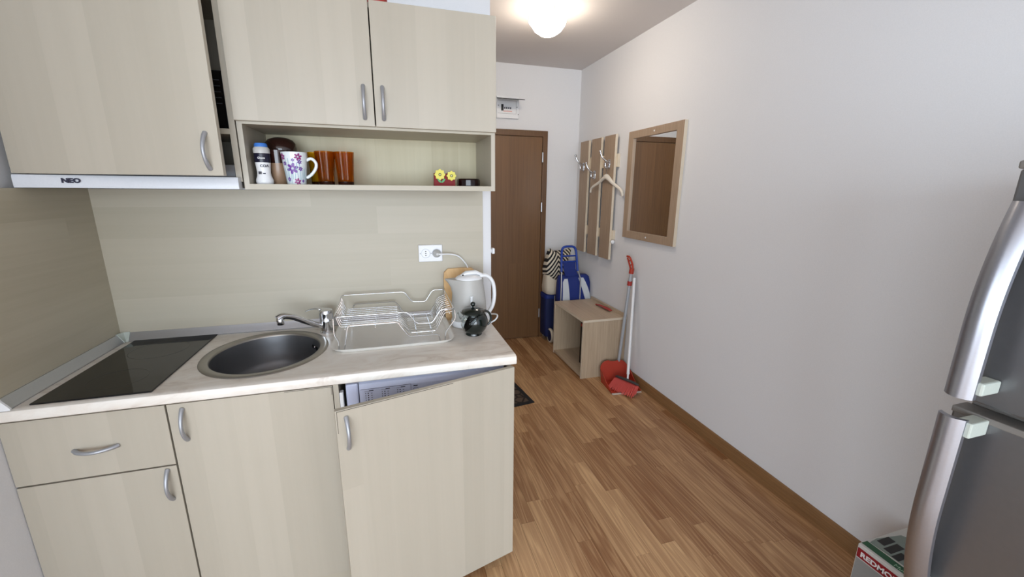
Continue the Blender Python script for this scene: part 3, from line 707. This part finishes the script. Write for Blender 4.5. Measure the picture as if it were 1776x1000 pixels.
loft(bm, [[(x, y, z) for x, z in [(1.247, SZ), (1.332, SZ), (1.332, SZ+.030), (1.318, SZ+.030), (1.310, SZ+.048), (1.298, SZ+.050), (1.288, SZ+.036), (1.275, SZ+.036), (1.262, SZ+.050), (1.249, SZ+.050)]] for y in (-.248, -.225)])
obj('holder', bm, pmat('red_paint', '7e1418', .65), fh)
for (x, z, r) in ((1.270, SZ+.044, .0195), (1.316, SZ+.040, .0175)):
    bm = bmesh.new()
    loft(bm, [[(x+r*(1+.10*math.cos(8*a))*math.cos(a), y, z+r*(1+.10*math.cos(8*a))*math.sin(a)) for a in [2*PI*k/64 for k in range(64)]] for y in (-.2585, -.2485)])
    f_ = obj('flower', bm, pmat('yellow_paint', 'd9cf55', .45), fh, 40)
    bm = bmesh.new(); lathe(bm, [(.0058, 0), (.0058, .002), (.0035, .0022), (.0033, .003), (.0005, .0032)], seg=20)
    bmesh.ops.transform(bm, matrix=Matrix.Translation((x, -.2586, z)) @ Matrix.Rotation(PI/2, 4, 'X'), verts=bm.verts); obj('flower_centre', bm, pmat('olive_paint', '6f6a1c', .5), f_, 40)
    bm = bmesh.new(); tube(bm, [(x, -.2605, z), (x, -.2622, z)], .0024, 10); obj('seed', bm, pmat('pale_yellow_paint', 'efe9b8', .5), f_)
bm = bmesh.new()
for s in (-1, 1):
    loft(bm, [[(1.276+s*(.002+.016*math.sin(PI*k/10)**1)*q*.0+s*.016*k/10, y, SZ+.014+.012*(k/10)**1.5+(q-.5)*.007*math.sin(PI*k/10)) for k in list(range(11))+[] for q in ((0,) )] + [(1.276+s*.016*k/10, y, SZ+.016+.012*(k/10)**1.5+.006*math.sin(PI*k/10)) for k in range(10, -1, -1)] for y in (-.2535, -.2485)])
obj('leaf', bm, pmat('green_paint', '4f9a5c', .45), fh)
c = (1.391, -.222, SZ)
ah = thing('ashtray', 'low dark brown glass ashtray at the far end of the open shelf', 'ashtray', c)
n = 16
rings = [[(c[0]+r*math.cos(2*PI*k/n), c[1]+r*math.sin(2*PI*k/n), SZ+z) for k in range(n)] for r, z in ((.046, 0), (.048, .003), (.048, .024), (.044, .030), (.038, .030), (.034, .010))]
obj('bowl', loft(bmesh.new(), rings), M_ash, ah)
# ------------------------------------------------------------------ corridor: fuse box, lamp, switch
fb = thing('fuse_box', 'white fuse box with raised dark lid above the entrance door', 'fuse box', (2.18, DY, 2.17))
obj('housing', B(2.076, 2.286, DY-.022, DY, 2.168, 2.356, bev=.003), M_white, fb)
bm = bmesh.new()
for a in ((2.086, 2.262, 2.2085, 2.2105), (2.086, 2.262, 2.3195, 2.3215), (2.2605, 2.2625, 2.2085, 2.3215)): box(bm, a[0], a[1], DY-.0236, DY-.0215, a[2], a[3])
obj('cover_seam', bm, pmat('grey_line', '8b8d90', .6), fb)
ldp = obj('lid', loft(bmesh.new(), [[(x, DY-.022, 2.334), (x, DY-.20, 2.298), (x, DY-.20, 2.304), (x, DY-.022, 2.341)] for x in (2.076, 2.288)]), pmat('smoked_lid', '121314', .5), fb)
bm = bmesh.new(); box(bm, 2.118, 2.137, DY-.034, DY-.022, 2.232, 2.286, .001); obj('main_switch', bm, M_black, fb)
for k in range(4):
    x = 2.141+k*.0185
    br = obj('breaker', B(x, x+.017, DY-.029, DY-.022, 2.236, 2.276, bev=.001), M_white, fb)
    obj('toggle', B(x+.004, x+.013, DY-.037, DY-.029, 2.247, 2.262, bev=.001), M_ink, br)
obj('label_strip', B(2.137, 2.222, DY-.0245, DY-.022, 2.226, 2.231), pmat('pink_strip', 'd98f7d', .6), fb)
for x, z in ((2.094, 2.276), (2.272, 2.268), (2.284, 2.206)):
    bm = bmesh.new(); tube(bm, [(x-.002, DY-.021, z), (x-.002, DY-.024, z)], .004, 8); obj('screw', bm, M_black, fb)
LX, LY = 2.115, .80
lp = thing('ceiling_lamp', 'lit frosted glass bowl lamp with small clips on the corridor ceiling', 'lamp', (LX, LY, CZ))
bm = bmesh.new(); lathe(bm, [(.088, 0), (.088, -.012), (.080, -.022), (.06, -.024)], (LX, LY, CZ), 24); obj('ceiling_plate', bm, M_white, lp, 40)
M_bulb = pmat('lit_frosted_glass', 'fff0d8', .4, emit='fff0dc', estr=38.0)
bm = bmesh.new(); lathe(bm, [(.120, -.050), (.119, -.058), (.109, -.090), (.086, -.122), (.050, -.146), (.002, -.155)], (LX, LY, CZ), 40, cap0=False); sh = obj('glass_bowl', bm, M_bulb, lp, 60)
bm = bmesh.new(); lathe(bm, [(.1175, -.0545), (.05, -.052), (.002, -.052)], (LX, LY, CZ), 40, cap0=False); obj('added_glow_shield', bm, M_white, lp, 40)  # added disc, keeps the bowl's inner glow off the ceiling
for k in range(3):
    a = math.radians(-95+120*k); ca, sa = math.cos(a), math.sin(a)
    bm = bmesh.new(); tube(bm, round_path([(LX+.08*ca, LY+.08*sa, CZ-.012), (LX+.130*ca, LY+.130*sa, CZ-.020), (LX+.130*ca, LY+.130*sa, CZ-.066), (LX+.112*ca, LY+.112*sa, CZ-.088)], .008), .0032, 8)
    obj('clip', bm, M_chrome, lp, 60)
pl_ = bpy.data.lights.new('lamp_bulb', 'POINT'); pl_.energy = .9; pl_.color = (1, .86, .68); pl_.shadow_soft_size = .012
po = bpy.data.objects.new('lamp_bulb', pl_); C.objects.link(po); po.location = (0, 0, -.040); po.parent = lp
sw = thing('wall_hook', 'small white plastic hook on the corridor wall edge just past the kitchen corner', 'hook', (WX, .035, 1.226))
obj('stem', B(WX, WX+.012, .028, .046, 1.217, 1.235, bev=.002), M_white, sw)
obj('cap', B(WX+.012, WX+.026, .022, .052, 1.211, 1.240, bev=.004), M_white, sw)
# ------------------------------------------------------------------ coat rack, hanger, mirror
cr_ = thing('coat_rack', 'wall coat rack of three oak boards with chrome hooks', 'coat rack', (RX-.02, 1.5, .95))
for z0, z1 in ((1.715, 1.820), (1.115, 1.195)): obj('cross_rail', B(RX-.022, RX, 1.175, 1.80, z0, z1), M_oakedge, cr_)
for y0, y1 in ((1.668, 1.838), (1.432, 1.606), (1.193, 1.370)):
    bd = obj('board', B(RX-.043, RX-.022, y0, y1, .94, 1.972, bev=.001), M_coat, cr_)
    obj('edge_band', B(RX-.043, RX-.022, y0-.0012, y0, .94, 1.972), M_oakedge, bd)
def hook(y, z):
    bm = bmesh.new()
    x = RX-.043
    box(bm, x-.008, x, y-.015, y+.015, z-.042, z+.034, .003)
    h = obj('hook', bm, M_chrome, cr_, 40)
    bm = bmesh.new(); tube(bm, smooth_path([(x-.004, y, z+.015), (x-.035, y+.004, z+.022), (x-.07, y+.01, z+.055), (x-.085, y+.015, z+.095)]), [.0088-.0001*k for k in range(19)], 8)
    bmesh.ops.create_uvsphere(bm, u_segments=10, v_segments=8, radius=.0108, matrix=Matrix.Translation((x-.085, y+.015, z+.097)))
    obj('prong', bm, M_chrome, h, 60)
    bm = bmesh.new(); tube(bm, smooth_path([(x-.004, y, z-.022), (x-.022, y, z-.034), (x-.038, y, z-.022), (x-.040, y, z-.004)]), .0075, 8)
    bmesh.ops.create_uvsphere(bm, u_segments=10, v_segments=8, radius=.0098, matrix=Matrix.Translation((x-.040, y, z)))
    obj('prong', bm, M_chrome, h, 60)
hook(1.745, 1.745); hook(1.515, 1.665); hook(1.265, 1.745)
bm = bmesh.new(); lathe(bm, [(.009, 0), (.010, .018), (.017, .026), (.015, .036), (.003, .040)], seg=16)
bmesh.ops.transform(bm, matrix=Matrix.Translation((RX-.022, 1.174, 1.10)) @ Matrix.Rotation(PI/2, 4, 'X') @ Matrix.Rotation(-.5, 4, 'Y'), verts=bm.verts); obj('knob', bm, M_white, cr_, 50)
hg = thing('clothes_hanger', 'ivory plastic clothes hanger on the nearest coat hook', 'hanger', (RX-.085, 1.22, 1.5))
hxp = RX-.083
bm = bmesh.new()
tube(bm, smooth_path([(2.900, 1.066, 1.482), (2.897, 1.074, 1.512), (2.890, 1.105, 1.540), (2.874, 1.185, 1.584), (2.864, 1.238, 1.622), (2.860, 1.278, 1.640), (2.857, 1.318, 1.628), (2.853, 1.385, 1.594), (2.847, 1.475, 1.562), (2.845, 1.515, 1.540), (2.845, 1.525, 1.508)]), [.0085+.007*math.exp(-((k-30)/9)**2) for k in range(61)], 10, flat=1.5, up=(0, 0, 1))
obj('arms', bm, M_hanger, hg, 60)
bm = bmesh.new(); tube(bm, smooth_path([(2.860, 1.278, 1.635), (2.858, 1.277, 1.665), (2.852, 1.270, 1.690), (2.846, 1.258, 1.704), (2.838, 1.250, 1.712), (2.830, 1.256, 1.722), (2.832, 1.268, 1.730)]), .0025, 8); obj('hook', bm, M_chrome, hg, 60)
mr = thing('mirror', 'rectangular wall mirror in a flat oak frame', 'mirror', (RX, .7, 1.16))
MY0, MY1, MZ0, MZ1 = .384, 1.024, 1.158, 1.966
y0, y1, z0, z1 = .455, .963, 1.214, 1.912
XF = RX-.024
for a in ((MY0, y0, MZ0, MZ1), (y1, MY1, MZ0, MZ1)): obj('stile', B(XF, RX, a[0], a[1], a[2], a[3], bev=.001), M_coat, mr)
for a in ((y0, y1, MZ0, z0), (y0, y1, z1, MZ1)): obj('rail', B(XF, RX, a[0], a[1], a[2], a[3], bev=.001), M_coat, mr)
obj('edge_band', B(XF, RX, MY0-.0014, MY0, MZ0, MZ1), M_oakedge, mr)
obj('glass', B(RX-.010, RX, y0, y1, z0, z1), M_mirror, mr)
for z in (MZ0+.028, MZ1-.028):
    bm = bmesh.new(); tube(bm, [(XF-.002, .70, z), (XF, .70, z)], .006, 12); obj('screw_cap', bm, M_white, mr)
# ------------------------------------------------------------------ shoe bench and what is in and on it
bx, by0, by1, bz = 2.521, .893, 1.506, .507
bn = thing('shoe_bench', 'open oak shoe bench against the wall beside the red dustpan', 'bench', (2.72, 1.2, 0))
bxr = RX-.006
obj('side_panel', B(bx, bxr, by0, by0+.018, .0, bz-.018), M_oak, bn); obj('side_panel', B(bx, bxr, by1-.018, by1, .0, bz-.018), M_oak, bn)
tp_ = obj('top', B(bx-.002, bxr, by0-.002, by1+.002, bz-.018, bz, bev=.001), M_oak_y, bn)
bm = bmesh.new(); box(bm, bx-.003, bx-.002, by0-.002, by1+.002, bz-.018, bz); box(bm, bx-.002, bxr, by0-.003, by0-.002, bz-.018, bz); obj('edge_band', bm, M_oakedge, tp_)
obj('bottom_panel', B(bx+.002, bxr, by0+.018, by1-.018, .008, .026), M_oak_y, bn)
obj('back_panel', B(bxr-.016, bxr, by0+.018, by1-.018, .026, bz-.018), M_oak, bn)
obj('back_lip', B(bxr-.018, bxr, by0, by1, bz, bz+.022), M_oak_y, bn)
bm = bmesh.new(); 
for y in (by0, by1-.018): box(bm, bx-.001, bx, y, y+.018, .0, bz-.018)
obj('edge_band', bm, M_oakedge, bn)
sb = thing('printed_carton', 'dark printed carton inside the open shoe bench', 'carton', (2.75, .99, .026))
obj('box', B(2.63, 2.86, .915, 1.16, .026, .40, bev=.002), pmat('black_card', '17130f', .5), sb)
bm = bmesh.new()
for k, (y, z, w_, h_) in enumerate(((1.03, .33, .07, .02), (1.02, .28, .10, .035), (1.04, .22, .05, .04), (1.02, .15, .09, .012), (1.03, .12, .07, .012), (1.02, .08, .09, .02), (.95, .25, .04, .05), (.95, .12, .04, .03))):
    box(bm, 2.6292, 2.630, y, y+w_, z, z+h_)
obj('front_print', bm, pmat('pale_card_print', 'b0a99b', .6), sb)
obj('red_stripe', B(2.6288, 2.630, .92, 1.155, .37, .395), M_dred, sb)
sh_ = thing('shoehorn', 'red plastic shoehorn lying on top of the shoe bench', 'shoehorn', (2.85, 1.17, bz), rot=(0, 0, math.radians(4)))
rings = []
for k in range(11):
    t_ = k/10; y = .105-.215*t_; wd = (.012+.011*min(1, t_*1.2)) if t_ < .9 else .016
    rings.append([(x*wd, y, .004+.006*abs(x)**2+dz+.004*math.sin(t_*3)) for x, dz in ((-1, 0), (-.5, 0), (0, 0), (.5, 0), (1, 0), (1, .003), (.5, .003), (0, .003), (-.5, .003), (-1, .003))])
obj('blade', loft(bmesh.new(), rings), M_dred, sh_, 40)
bm = bmesh.new(); tube(bm, [(0, .10, .006), (0, .118, .007), (0, .125, .007)], [.009, .012, .008], 8, flat=.5); obj('grip', bm, M_dred, sh_, 50)
# ------------------------------------------------------------------ dustpan and broom
dp = thing('dustpan', 'red long-handled dustpan standing open on the floor by the bench', 'dustpan', (2.768, .70, 0), rot=(0, 0, math.radians(-6)))
W2 = .120
bm = bmesh.new()
def arch(z, hw, n=16): return [(hw*math.sin(PI*(k/(n-1)-.5)), 0, 0) for k in range(n)]
# floor pan
box(bm, -W2, W2, -.125, .09, .001, .005)
obj('pan', bm, M_red, dp)
bm = bmesh.new(); rings = []
for off in (0, .004):
    rings.append([(p[0], .085-off+.055*(p[1]/.155), .003+p[1]) for p in [(-W2+off*0, 0), (-W2, .09), (-W2+.012, .125), (-W2+.035, .145), (-.04, .155), (.0, .150), (.04, .155), (W2-.035, .145), (W2-.012, .125), (W2, .09), (W2, 0)]])
obj('back', loft(bm, rings), M_red, dp)
for s in (-1, 1):
    bm = loft(bmesh.new(), [[(s*(W2-d), y, z) for y, z in ((-.12, .002), (.087, .002), (.119, .09), (.12, .118), (.06, .085), (-.02, .04), (-.11, .014))] for d in (0, .004)]); obj('side_wall', bm, M_red, dp)
    bm = bmesh.new(); tube(bm, smooth_path([(s*W2, -.12, .012), (s*W2, -.02, .042), (s*W2, .06, .088), (s*(W2-.003), .118, .112), (s*(W2-.035), .137, .148), (s*.04, .140, .159)], 5), .0045, 8); obj('rolled_rim', bm, M_red, dp, 60)
obj('lip', B(-W2, W2, -.137, -.122, .0005, .006), pmat('pale_rubber_lip', 'c7bfb6', .6), dp)
# poles are built in world space, then tied to their things
def wtube(name, pts, r, mat, parent, seg=10, sm=60, flat=1):
    bm = bmesh.new(); tube(bm, [parent.matrix_basis.inverted() @ Vector(p) for p in pts], r, seg, flat=flat); return obj(name, bm, mat, parent, sm)
dp.matrix_basis; bpy.context.view_layer.update()
P0, P1 = Vector((2.832, .838, .145)), Vector((2.862, .800, .905))
wtube('pole', [P0, P1], .0125, M_pole, dp)
q = P0.lerp(P1, .86); q2 = P0.lerp(P1, .905); wtube('clamp', [q, q2], .0185, M_dred, dp)
gp = [Vector(p) for p in ((2.862, .800, .895), (2.864, .797, .935), (2.868, .803, .955))]
gr = wtube('grip', [gp[0], gp[1]], .0185, M_red, dp)
back_ = smooth_path([(2.865, .788, .930), (2.868, .800, .965), (2.868, .822, .995), (2.868, .850, 1.018), (2.866, .880, 1.020)], 5)
front_ = smooth_path([(2.864, .815, .925), (2.868, .838, .955), (2.868, .858, .985), (2.868, .876, 1.008)], 5)
wtube('grip_loop', back_, .0075, M_red, dp); wtube('grip_loop', front_, .0065, M_red, dp)
for k in (5, 10): wtube('grip_bridge', [back_[k], front_[k]], .0055, M_red, dp)
br = thing('broom', 'small red-bristled broom with white pole resting in the dustpan', 'broom', (2.790, .625, 0), rot=(0, 0, math.radians(-66)))
bpy.context.view_layer.update()
bm = bmesh.new()
for i in range(22):
    for j in range(5):
        x = -.098+.196*i/21; y = -.020+.040*j/4
        k = random.uniform(.9, 1.12)
        xx = x*1.13+random.uniform(-.003, .003); yy = -.070*k+y*1.7
        tube(bm, [(x, y-.012, .074), (xx, yy, .010+max(0, y)*.6)], [.0026, .0031], 4)
obj('bristles', bm, pmat('red_bristles', 'd2564e', .7), br, kind='stuff')
Mh = Matrix.Translation((0, -.004, .080)) @ Matrix.Rotation(math.radians(-38), 4, 'X')
bm = loft(bmesh.new(), [sup(0, 0, -.010, .105, .027, 3), sup(0, 0, -.004, .107, .029, 3), sup(0, 0, .006, .098, .023, 3), sup(0, 0, .010, .07, .012, 3)])
bmesh.ops.transform(bm, matrix=Mh, verts=bm.verts)
obj('head', bm, pmat('dark_grey_head', '3b3836', .6), br, 40)
A0, A1 = br.matrix_basis @ Vector((0, 0, .084)), Vector((2.888, .79, .862))
wtube('ferrule', [A0, A0.lerp(A1, .06)], .0075, M_white, br)
wtube('pole', [A0.lerp(A1, .055), A1], .0115, M_white, br)
# ------------------------------------------------------------------ trolleys and tote
def wheel(x, y, z, r, parent):
    bm = bmesh.new(); lathe(bm, [(r-.016, -.014), (r-.004, -.014), (r, -.008), (r, .008), (r-.004, .014), (r-.016, .014)], seg=28, cap0=False, cap1=False)
    ring = [v for v in bm.verts]
    Mx = Matrix.Translation((x, y, z)) @ Matrix.Rotation(PI/2, 4, 'Y')
    bmesh.ops.transform(bm, matrix=Mx, verts=bm.verts); wl = obj('wheel', bm, M_cream, parent, 40)
    bm = bmesh.new(); lathe(bm, [(.012, -.016), (r-.015, -.010), (r-.015, .010), (.012, .016)], seg=24); bmesh.ops.transform(bm, matrix=Mx, verts=bm.verts); obj('hub', bm, M_navy, wl, 40)
ta = thing('shopping_trolley', 'plain navy blue shopping trolley with cream-rimmed wheel next to the door', 'trolley', (2.66, 1.83, 0))
bm = loft(bmesh.new(), [sup(2.672, 1.868, z, .130*q, .088*q, 6, 32, .008, z*9) for z, q in ((.05, .95), (.06, 1), (.2, 1.02), (.38, 1.03), (.47, 1.02), (.492, .96), (.496, .8))]); obj('bag', bm, M_navy, ta, 50)
obj('bag_flap', loft(bmesh.new(), [sup(2.672, 1.868, z, .136*q, .092*q, 6, 32) for z, q in ((.455, 1.0), (.458, 1.01), (.494, 1.0), (.502, .9))]), M_blue, ta, 50)
wheel(2.590, 1.757, .074, .074, ta); wheel(2.815, 1.757, .072, .072, ta)
bm = bmesh.new(); tube(bm, [(2.58, 1.757, .072), (2.83, 1.757, .072)], .006, 8); obj('axle', bm, M_alu, ta)
bm = bmesh.new()
for x in (2.63, 2.76): tube(bm, [(x, 1.762, .072), (x, 1.766, .30), (x, 1.766, .49)], .007, 8)
obj('frame', bm, M_alu, ta, 60)
tb = thing('tote_bag', 'cream tote bag with black striped cloth on top of the navy trolley', 'bag', (2.62, 1.84, .50))
obj('lower_bag', loft(bmesh.new(), [sup(2.630, 1.84, z, rx, ry, 3.5, 32, .025, z*14) for z, rx, ry in ((.503, .075, .075), (.512, .092, .088), (.56, .10, .09), (.64, .098, .085), (.70, .09, .075))]), M_cream, tb, 60)
def cloth_ring(z, rx, ry, cx_, ph):
    return [(cx_+math.copysign(abs(math.cos(a))**.7, math.cos(a))*rx*(1+.05*math.sin(5*a+ph)), 1.835+math.copysign(abs(math.sin(a))**.7, math.sin(a))*ry*(1+.07*math.sin(6*a+ph)), z+.02*math.sin(2*a+ph)) for a in [2*PI*k/40 for k in range(40)]]
o = obj('striped_cloth', loft(bmesh.new(), [cloth_ring(*q) for q in ((.655, .085, .078, 2.652, .2), (.70, .107, .088, 2.640, .5), (.76, .115, .09, 2.645, .8), (.82, .118, .085, 2.66, 1.1), (.88, .122, .075, 2.68, 1.4), (.925, .120, .05, 2.69, 1.6), (.94, .10, .025, 2.69, 1.8))]), M_stripe, tb, 70)
# front trolley
t2 = thing('shopping_trolley', 'blue and white shopping trolley with blue loop handle behind the shoe bench', 'trolley', (2.74, 1.63, 0))
Tx, Ty = 2.752, 1.605
def tb_ring(z, rx, ry, cx_): return sup(cx_, Ty, z, rx, ry, 5, 40, .006, z*7)
obj('bag', loft(bmesh.new(), [tb_ring(*q) for q in ((.06, .145, .065, Tx), (.08, .155, .068, Tx), (.35, .163, .07, Tx), (.56, .165, .068, Tx), (.66, .163, .06, Tx-.001), (.715, .155, .045, Tx-.004), (.735, .135, .03, Tx-.006))]), M_blue, t2, 50)
def yfront(z): return Ty-(.07 if z < .57 else .07-.010*(z-.57)/.09 if z < .66 else .06-.30*(z-.66)) - .003
def panel(name, lo, hi, mat, th=.004, n=14, z0=.30, z1=.72):
    bm = bmesh.new(); rings = []
    for k in range(n+1):
        z = z0+(z1-z0)*k/n; a, b_ = lo(z), hi(z); y = yfront(z)
        rings.append([(a, y, z), (b_, y, z), (b_, y+th, z), (a, y+th, z)])
    return obj(name, loft(bm, rings), mat, t2, 40)
def cl(z): return 2.660+(.56-z)*.10 if z < .9 else 0     # edge between white and blue, spout side
def cr2(z): return 2.782+(.73-z)*.36
panel('white_panel', lambda z: 2.615+.035*max(0, (z-.66)/.06)**2+.02*max(0, (.46-z)/.16), lambda z: 2.666+(.72-z)*.10, M_silver, z1=.705)
panel('white_panel', lambda z: 2.775+(.72-z)*.34, lambda z: max(2.775+(.72-z)*.34+.004, 2.826+.082*math.sin(min(1, (.72-z)/.26)*PI/2)-.30*max(0, .50-z)), M_silver, z0=.38, z1=.71)
panel('centre_panel', lambda z: 2.668+(.72-z)*.10, lambda z: 2.773+(.72-z)*.34 if z > .44 else 2.868, M_blue, .005, z1=.745)
bm = bmesh.new(); tube(bm, round_path([(2.592, 1.535, .78), (2.596, 1.555, .90), (2.606, 1.575, 1.012), (2.742, 1.575, 1.012), (2.752, 1.555, .90), (2.757, 1.535, .78)], .045, 6), .0135, 12, flat=.8); obj('loop_handle', bm, M_bluep, t2, 60)
for z in (.925, .872):
    bm = bmesh.new(); tube(bm, [(2.60, 1.558, z), (2.750, 1.558, z)], .011, 8, flat=.7); obj('handle_bar', bm, M_bluep, t2, 60)
obj('handle_tongue', loft(bmesh.new(), [[(a, y, z), (b_, y, z), (b_, y+.008, z), (a, y+.008, z)] for a, b_, y, z in ((2.640, 2.772, 1.548, .735), (2.618, 2.742, 1.546, .80), (2.610, 2.738, 1.550, .880))]), M_blue, t2)
for x, xb in ((2.592, 2.592), (2.757, 2.79)):
    bm = bmesh.new(); tube(bm, [(x, 1.535, .80), (xb, 1.530, .70), (xb, 1.528, .55), (xb, 1.528, .08)], .007, 8); obj('frame_rod', bm, M_alu, t2, 60)
wheel(2.645, 1.595, .07, .07, t2); wheel(2.86, 1.595, .07, .07, t2)
# ------------------------------------------------------------------ doormat
dm = thing('doormat', 'dark brown patterned doormat on the floor past the kitchen unit', 'doormat', (2.018, .627, 0), rot=(0, 0, math.radians(8)))
obj('mat', B(-.62, -.03, .03, .37, .001, .006), matmat(), dm)
bm = bmesh.new()
for a in ((-.65, 0, 0, .03), (-.65, 0, .37, .40), (-.65, -.62, .03, .37), (-.03, 0, .03, .37)): box(bm, a[0], a[1], a[2], a[3], .001, .0065)
obj('border', bm, M_rubber, dm)
# ------------------------------------------------------------------ fridge
fx, fy, fz = 2.25, -1.447, 1.585
fr = thing('fridge', 'tall silver grey two-door fridge with curved bar handles against the wall', 'fridge', (2.55, -1.75, 0))
obj('cabinet', B(fx+.055, 2.87, fy-.60, fy-.004, .03, fz-.006, bev=.004), M_fridge2, fr)
obj('top_cap', B(fx-.004, 2.875, fy-.605, fy+.003, fz-.012, fz+.004, bev=.004), M_fridge2, fr)
ud = obj('upper_door', B(fx, fx+.052, fy-.60, fy, 1.088, fz-.012, bev=.005), M_fridge, fr)
ld = obj('lower_door', B(fx, fx+.052, fy-.60, fy, .06, 1.062, bev=.005), M_fridge, fr)
obj('door_trim', B(fx-.001, fx+.05, fy-.602, fy+.001, 1.052, 1.066, bev=.002), M_fridge2, fr)
obj('foot', B(fx+.08, 2.84, fy-.58, fy-.02, 0, .03), M_black, fr)
def fhandle(door, z0, z1, bend):
    rings = []
    n = 18
    for k in range(n+1):
        t_ = k/n; z = z0+(z1-z0)*t_; o_ = bend(t_)
        yc = fy-.030; hw = .023
        ring = []
        for q in range(9):
            u = -1+2*q/8; ring.append((fx-o_-.014*(1-u*u), yc+hw*u, z))
        for q in range(8, -1, -1):
            u = -1+2*q/8; ring.append((fx-o_+.010-.010*(1-u*u), yc+hw*u, z))
        rings.append(ring)
    return obj('handle', loft(bmesh.new(), rings), M_fhandle, door, 30)
h1 = fhandle(ud, 1.112, 1.512, lambda t_: .062-.050*max(0, (t_-.35)/.65)**2)
h2 = fhandle(ld, .60, 1.066, lambda t_: .062-.045*max(0, (.55-t_)/.55)**2)
obj('bracket', B(fx-.058, fx, fy-.062, fy-.034, 1.124, 1.152, bev=.004), M_bracket, ud); obj('bracket', B(fx-.058, fx, fy-.062, fy-.034, 1.028, 1.062, bev=.003), M_bracket, ld)
obj('bracket', B(fx-.02, fx, fy-.055, fy-.01, .61, .64, bev=.003), M_bracket, ld)
# ------------------------------------------------------------------ appliance carton by the wall
BX0, BX1, BY0, BY1, BZ = 2.632, 2.898, -1.43, -1.138, .288
ab = thing('appliance_carton', 'printed appliance carton on the floor between wall and fridge', 'carton', (2.76, -1.28, 0))
obj('box', B(BX0, BX1, BY0, BY1, .0, BZ, bev=.003), pmat('white_card', 'c9c9c6', .5), ab)
e_ = .0006
obj('red_band', B(BX0-e_, BX0, BY0+.004, BY1-.003, BZ-.052, BZ-.014), pmat('dark_red_print', '8a1722', .5), ab)
obj('lettering', text_bm('REDMOND', .026, face_x(BX0-e_-.0004, BY1-.014, BZ-.043), .0004, .0009, 1.12), M_white, ab)
obj('grey_picture', B(BX0-e_, BX0, BY0+.004, BY1-.003, .02, BZ-.056), pmat('grey_print3', '8f908f', .5), ab)
bm = bmesh.new(); lathe(bm, [(.07, 0), (.085, .01), (.09, .08), (.08, .13), (.05, .15), (.01, .155)], seg=20)
bm.free()
bm = bmesh.new()
for yy, zz, ry_, rz_ in ((-1.225, .10, .06, .085),):
    ring = [(BX0-e_*2, yy+ry_*math.copysign(abs(math.cos(a))**.6, math.cos(a)), zz+rz_*math.copysign(abs(math.sin(a))**.6, math.sin(a))) for a in [2*PI*k/28 for k in range(28)]]
    loft(bm, [ring, [(p[0]+e_, p[1], p[2]) for p in ring]])
obj('appliance_picture', bm, pmat('pale_print', 'c0c2c4', .4), ab)
bm = bmesh.new(); box(bm, BX0-e_*3, BX0-e_*2, -1.262, -1.188, .10, .15); box(bm, BX0-e_*3, BX0-e_*2, -1.25, -1.20, .06, .08); obj('dark_print', bm, pmat('charcoal_print', '3c3c3e', .4), ab)
obj('green_band', B(BX0+.012, BX0+.040, BY0+.004, BY1-.003, BZ, BZ+e_), pmat('green_print', '24573b', .5), ab)
obj('green_lettering', text_bm('Multi', .02, Matrix(((0, 1, 0, BX0+.016), (-1, 0, 0, BY1-.10), (0, 0, 1, BZ+e_), (0, 0, 0, 1))), .0004), pmat('light_green_print', 'a7cdb0', .5), ab)
bm = bmesh.new()
loft(bm, [[(x, y, z) for x, y in ((BX0+.043, BY1-.010), (BX0+.085, BY1-.005), (BX0+.19, BY1-.020), (BX0+.23, BY1-.09), (BX0+.20, BY1-.25), (BX0+.09, BY1-.25), (BX0+.05, BY1-.14))] for z in (BZ, BZ+e_)])
obj('appliance_picture', bm, pmat('grey_green_print', '7f8c86', .45), ab)
bm = bmesh.new()
for a in ((.075, .135, .012, .036), (.060, .130, .043, .067), (.050, .100, .074, .096)): box(bm, BX0+a[0], BX0+a[1], BY1-a[3], BY1-a[2], BZ+e_, BZ+2*e_)
obj('dark_print', bm, pmat('black_print', '1b1b1d', .4), ab)
bm = bmesh.new(); box(bm, BX0+.21, BX1-.004, BY0+.01, BY1-.16, BZ, BZ+e_); obj('red_corner', bm, pmat('dark_red_print2', '7d1a22', .5), ab)
